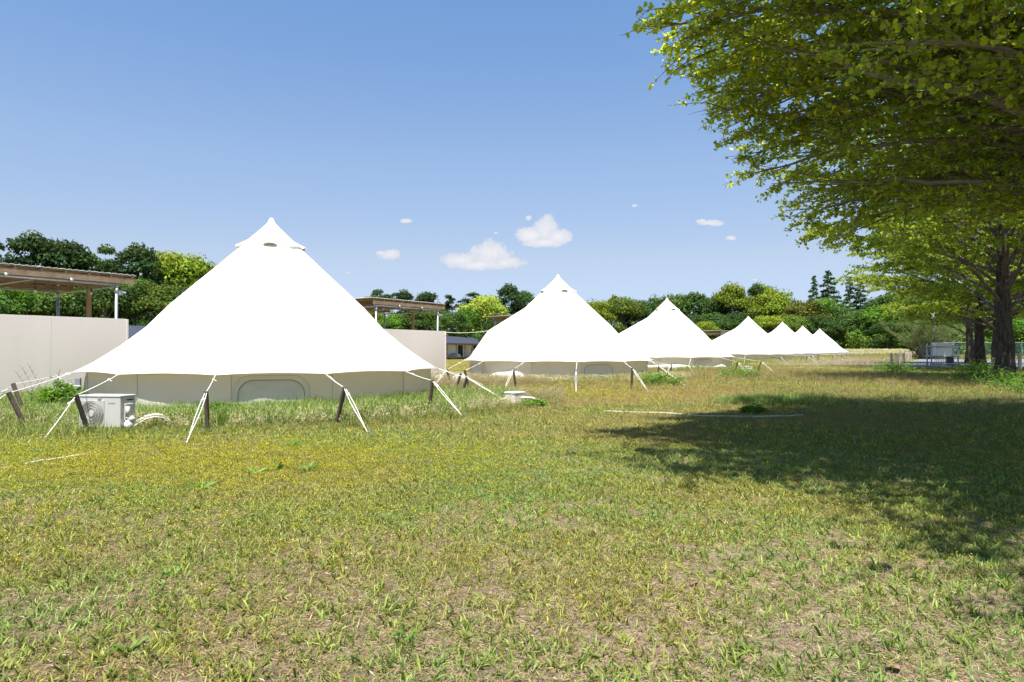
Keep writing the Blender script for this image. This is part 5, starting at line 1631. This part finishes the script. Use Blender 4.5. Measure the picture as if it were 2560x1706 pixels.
def make_gn():
    ng = bpy.data.node_groups.new('tuft_scatter', 'GeometryNodeTree')
    ng.interface.new_socket('Geometry', in_out='INPUT', socket_type='NodeSocketGeometry')
    ng.interface.new_socket('Geometry', in_out='OUTPUT', socket_type='NodeSocketGeometry')
    N, L = ng.nodes, ng.links
    gi = N.new('NodeGroupInput'); go = N.new('NodeGroupOutput')
    m2p = N.new('GeometryNodeMeshToPoints'); L.new(gi.outputs[0], m2p.inputs['Mesh'])
    ci = N.new('GeometryNodeCollectionInfo'); ci.inputs['Collection'].default_value = PROTO
    ci.inputs['Separate Children'].default_value = True; ci.inputs['Reset Children'].default_value = True
    iop = N.new('GeometryNodeInstanceOnPoints')
    L.new(m2p.outputs[0], iop.inputs['Points']); L.new(ci.outputs[0], iop.inputs['Instance'])
    iop.inputs['Pick Instance'].default_value = True
    def na(nm, typ):
        a = N.new('GeometryNodeInputNamedAttribute'); a.data_type = typ; a.inputs['Name'].default_value = nm; return a.outputs['Attribute']
    L.new(na('idx', 'INT'), iop.inputs['Instance Index'])
    e2r = N.new('FunctionNodeEulerToRotation'); L.new(na('rot', 'FLOAT_VECTOR'), e2r.inputs[0]); L.new(e2r.outputs[0], iop.inputs['Rotation'])
    cb = N.new('ShaderNodeCombineXYZ'); s = na('scl', 'FLOAT')
    for i in range(3): L.new(s, cb.inputs[i])
    L.new(cb.outputs[0], iop.inputs['Scale'])
    L.new(iop.outputs[0], go.inputs[0])
    return ng
GN = make_gn()

def inside_tent(x, y, r=3.62):
    m = np.zeros(len(x), bool)
    for (tx, ty) in TENTS: m |= np.hypot(x - tx, y - ty) < r
    return m
def wedge(n, y0, y1, rs, power=1.0, margin=2.0):
    """points in the widened field of view; power <1 puts more of them near"""
    u = rs.rand(n); y = (y0 ** (2 * power) + u * (y1 ** (2 * power) - y0 ** (2 * power))) ** (1 / (2 * power))
    hw = y * .76 + margin; x = (rs.rand(n) * 2 - 1) * hw
    k = ~inside_tent(x, y)
    k &= ~((y > 41.4) & (x > 17.5) & ((x - 24.2) * 34.6 - (y - 43.4) * 22.3 > -6) & (y < 79))
    return x[k], y[k]
def jit(n, rs, a=.25, hue=.1):
    return np.array([1.12, 1.12, 1.0]) * (1 + a * (rs.rand(n, 1) * 2 - 1)) * np.stack([1 + hue * (rs.rand(n) * 2 - 1), np.ones(n), np.ones(n)], -1)

def plant_grass():
    rs = np.random.RandomState(77)
    def run(name, kind, n, y0, y1, power, keepf, sizef, tintf, label, cat='grass', margin=2.0):
        x, y = wedge(n, y0, y1, rs, power, margin)
        reg = regions(x, y); p = keepf(x, y, reg); k = rs.rand(len(x)) < p
        x, y = x[k], y[k]; reg = [r[k] for r in reg]
        S = sizef(x, y, reg) * (rs.rand(len(x)) * .6 + .7)
        tt = tintf(x, y, reg) * jit(len(x), rs)
        scatter(name, x, y, kind, S, tt, label, cat, n)
        print(name, kind, len(x))
    one = lambda x, y, r: np.ones(len(x))
    white = lambda x, y, r: np.ones((len(x), 3))
    def greenshade(x, y, r):
        n1, green = r[5], r[4]
        t = np.ones((len(x), 3)); t[:, 0] *= 1.08 - .3 * smooth(.4, .7, n1) - .2 * green; t[:, 2] *= .95
        return t
    far = lambda y: np.clip(y / 6.0, 1, 4.5)
    # foreground
    run('crabgrass', 'crabgrass', 66000, 1.5, 9.0, .62, lambda x, y, r: np.clip((.72 - .40 * r[1]) * smooth(.30, .62, r[7] * .6 + r[5] * .4 + .07) * (1 - .6 * r[0]) * smooth(9, 6, y) + .05, 0, 1),
        lambda x, y, r: .58 + .30 * r[7] + .22 * r[4], greenshade, 'broad bladed crabgrass scattered over the foreground')
    run('fine_turf', 'fine_grass', 165000, 1.5, 14.0, .58, lambda x, y, r: np.clip(1 - .70 * r[1], .05, 1), lambda x, y, r: 1.05 * far(y) ** .45, greenshade, 'fine olive turf covering the near meadow')
    run('dry_thatch', 'thatch', 62000, 1.5, 14.0, .60, lambda x, y, r: np.clip(.35 + .5 * r[1] + .3 * r[7], 0, 1), lambda x, y, r: 1.0 * far(y) ** .4, white, 'dry straw thatch lying between the blades')
    run('yellow_flowers', 'yellow_flower', 120000, 3.2, 24.0, .55, lambda x, y, r: np.clip(r[0] * (1.1 - .7 * smooth(11, 14, y)) + .05 * smooth(.4, .6, r[5]), 0, 1), lambda x, y, r: 1.1 * far(y) ** .7, white, 'tiny yellow flowers spread in patches through the grass', 'flowers')
    # middle distance
    run('mid_turf', 'fine_grass', 110000, 12, 48, .55, lambda x, y, r: np.clip(.9 - .35 * r[2], 0, 1), lambda x, y, r: .75 * far(y) ** .95, lambda x, y, r: greenshade(x, y, r) * np.array([1.1, 1.05, 1.0]), 'olive turf of the middle meadow')
    run('red_seed_grass', 'seed_grass', 60000, 10, 46, .6, lambda x, y, r: np.clip(r[2] * .75 + .05, 0, 1), lambda x, y, r: .60 + .35 * smooth(12, 30, y), lambda x, y, r: np.ones((len(x), 3)) * np.array([1.05, 1.0, .9]), 'reddish brown seeding grass in front of the second tent')
    run('light_grass', 'crabgrass', 50000, 8, 30, .55, lambda x, y, r: np.clip(.6 * smooth(.38, .6, r[5]) + .1 - .4 * r[2], 0, 1), lambda x, y, r: .9 * far(y) ** .5, lambda x, y, r: np.ones((len(x), 3)) * np.array([1.15, 1.05, 1.0]), 'light green grass blades in the middle meadow')
    run('shade_grass', 'lush_grass', 36000, 4.5, 44, .6, lambda x, y, r: np.clip(r[4] * (.25 + .9 * smooth(.42, .6, r[6])), 0, 1), lambda x, y, r: .75 * far(y) ** .4, white, 'greener grass under the ginkgo trees')
    run('far_turf', 'fine_grass', 60000, 46, 140, .6, lambda x, y, r: np.clip(1 - r[3], 0, 1), lambda x, y, r: 5.0 + 0 * x, lambda x, y, r: np.ones((len(x), 3)) * np.array([1.3, 1.15, 1.0]), 'yellowish far lawn beyond the tents')
    run('pink_field', 'seed_grass', 52000, 42, 128, .6, lambda x, y, r: np.clip(r[3], 0, 1), lambda x, y, r: 1.5 + 0 * x, lambda x, y, r: np.ones((len(x), 3)) * np.where(rs.rand(len(x), 1) < .5, np.array([[1.25, 1.4, 1.9]]), np.array([[1.1, 1.25, 1.2]])), 'pinkish flowering field in front of the far wood', 'field')
    # rings of long grass at the tents
    def ring(name, kind, ti, n, r0, r1, S, label, tint=(1, 1, 1), a0=-110, a1=110, pw=1.5):
        tx, ty = TENTS[ti]; a = R(a0) + rs.rand(n) * R(a1 - a0); rr = r0 + (r1 - r0) * rs.rand(n) ** pw
        x = tx + np.sin(a) * rr; y = ty - np.cos(a) * rr
        clump = fbm(x, y, 1.3, 3); k = rs.rand(n) < smooth(.25, .6, clump + .1); x, y = x[k], y[k]; clump = clump[k]
        scatter(name, x, y, kind, S * (rs.rand(len(x)) * .55 + .5 + .5 * clump), np.array(tint) * jit(len(x), rs), label, 'grass', n + ti)
    ring('tent_grass', 'tall_grass', 0, 9000, 3.68, 5.6, .92, 'long green grass at the foot of the largest tent', (.84, 1.02, .8), pw=1.4)
    ring('tent_seed_grass', 'tan_seed', 0, 3600, 4.1, 6.0, .60, 'pale seeding grass before the largest tent', pw=1.0)
    ring('tent_lush', 'lush_grass', 0, 5200, 3.7, 6.6, 1.0, 'thick short grass around the largest tent', pw=1.0)
    ring('tent_grass', 'tall_grass', 1, 1700, 3.70, 4.7, .95, 'long green grass at the foot of the second tent', a0=5, a1=95)
    ring('tent_grass', 'tall_grass', 1, 500, 3.9, 4.9, .8, 'sparse grass at the left foot of the second tent', a0=-80, a1=5)
    ring('tent_seed_grass', 'tan_seed', 1, 1200, 3.9, 5.2, .8, 'pale seeding grass before the second tent', a0=-80, a1=90)
    ring('tent_grass', 'tall_grass', 2, 1600, 3.9, 5.2, 1.0, 'long green grass at the foot of the third tent', a0=-60, a1=100)
    for ti in (3, 4, 5, 6): ring('tent_grass', 'tall_grass', ti, 900, 3.7, 5.4, 1.3, 'long grass at the foot of the %s tent' % names[ti - 3], (1.2, 1.2, 1.1), -60, 100)
    # band along the left wall and around the air conditioner, between first two tents
    n = 3600; x = rs.uniform(-13.5, -5.0, n); y = rs.uniform(8.6, 17.5, n)
    k = ~inside_tent(x, y) & (y < 18.4 + (x + 10.6) * 1.616 + .0) & (rs.rand(n) < smooth(.3, .6, fbm(x, y, .8, 3) + .12)); k &= ~((x > -6.2) & (x < -5.4) & (y > 9.55) & (y < 10.1))
    scatter('left_grass', x[k], y[k], 'tall_grass', .45 + .45 * rs.rand(k.sum()), jit(k.sum(), rs), 'rough green grass between the left wall and the air conditioner', 'grass', 5)
    n = 5200; x = rs.uniform(-3.2, 1.2, n); y = rs.uniform(12.2, 24, n)
    k = ~inside_tent(x, y, 3.7) & (rs.rand(n) < .6 * smooth(.42, .62, fbm(x + 5, y, .5, 3) + .05)) & (np.hypot(x - .15, (y - 13.7) * .6) > .75)
    scatter('hazy_grass', x[k], y[k], 'seed_grass', 1.0 + .6 * rs.rand(k.sum()), jit(k.sum(), rs) * np.array([.95, 1.12, 1.15]), 'hazy pinkish seeding grass between the first two tents', 'grass', 6)
    n = 900; x = rs.normal(size=n) * .55 + 5.6; y = rs.normal(size=n) * .35 + 14.3
    scatter('dark_grass_clump', x, y, 'tall_grass', .6 + .35 * rs.rand(n), jit(n, rs) * np.array([.8, 1, .9]), 'dark green grass clump in the shade beyond the pipe', 'grass', 9)
    n = 3000; x = rs.uniform(33, 62, n); y = 80 + rs.normal(size=n) * .9 + (x - 33) * .0
    scatter('verge_grass', x, y, 'tall_grass', 1.6 + .8 * rs.rand(n), jit(n, rs) * np.array([1.25, 1.0, 1.0]), 'rough verge grass at the foot of the chain link fence', 'grass', 12)
    n = 3500; x = rs.uniform(20, 60, n); y = 104 + (rs.rand(n) - .5) * 5 + np.abs(x - 52) * .1
    scatter('straw_strip', x, y, 'tan_seed', 3.0 + 1.2 * rs.rand(n), jit(n, rs) * np.array([1.05, 1.1, 1.15]), 'strip of tall straw coloured grass before the far wood', 'grass', 13)
plant_grass()

# leafy rosettes and fallen leaves in the foreground, each its own plant
def rosette(P, n, L_, label, seed):
    rs = np.random.RandomState(seed)
    V, Fq, C = blades([dict(n=n, len=(L_ * .6, L_), wid=(.006, .010), lean=(.5, 1.35), spread=.012, cols=[(.10, .21, .03), (.13, .25, .04), (.16, .27, .06)], bend=.35)], rs)
    o = npmesh('weed_rosette', np.array(V), np.array(Fq), M['shrubblade'], np.array(C)); o.location = P
    tag(o, label, 'weed', 'leafy weeds in the near grass')
M['shrubblade'] = leafy('rosette_blade', (1, 1, 1), (1.3, 1.3, .8), .35)
for i, (px, py, n, L_, lab) in enumerate(((770, 1180, 26, .20, 'large green weed rosette in the yellow flowers below the tent window'), (733, 1118, 22, .20, 'green weed rosette just below the window of the largest tent'),
        (694, 1176, 18, .17, 'green weed left of the largest rosette'), (636, 1186, 16, .17, 'dark green weed at the left of the rosette group'),
        (505, 1222, 20, .17, 'spreading weed left of the rosette group, nearer the camera'), (420, 1440, 12, .08, 'small green weed low in the left foreground'),
        (330, 1630, 14, .09, 'green weed at the bottom left of the photo'), (1480, 1215, 10, .10, 'bright weed at the left tip of the tree shade'),
        (1010, 1590, 12, .08, 'tall bladed weed in the bare patch at the bottom centre'), (1865, 1630, 10, .07, 'light leafed weed in the right foreground'))):
    rosette(gp(px, py), n, L_, lab, 60 + i)
for i, (px, py, s, lab) in enumerate(((1733, 1468, .030, 'pale brown fallen leaf below the tree shade'), (2048, 1470, .030, 'orange brown fallen leaf right of centre foreground'), (2226, 1677, .045, 'large tan fallen leaf at the bottom right'),
        (590, 1378, .025, 'small brown fallen leaf in the left foreground'), (1155, 1345, .025, 'reddish fallen leaf in the centre foreground'), (2520, 1155, .05, 'reddish brown fallen leaf in the shade near the right edge'), (1640, 1240, .03, 'grey pale fallen leaf at the shade edge'))):
    P = gp(px, py); rnd = random.Random(i); mb = MB(); rows = []; s *= .72
    for a in range(7):
        u = a / 6; w = math.sin(math.pi * (u * .92 + .04)) * s * .8
        rows.append([Vector((u * 2 * s - s, -w, .010 + .008 * math.sin(u * 4))), Vector((u * 2 * s - s, 0, .004)), Vector((u * 2 * s - s, w, .012 + .006 * math.cos(u * 5)))])
    mb.grid(rows); o = mb.build('fallen_leaf', M['deadleaf'], None, True); o.location = P + Vector((0, 0, .006)); o.rotation_euler = (rnd.uniform(-.2, .2), rnd.uniform(-.2, .2), rnd.uniform(0, 6))
    tag(o, lab, 'leaf', 'fallen leaves in the foreground')
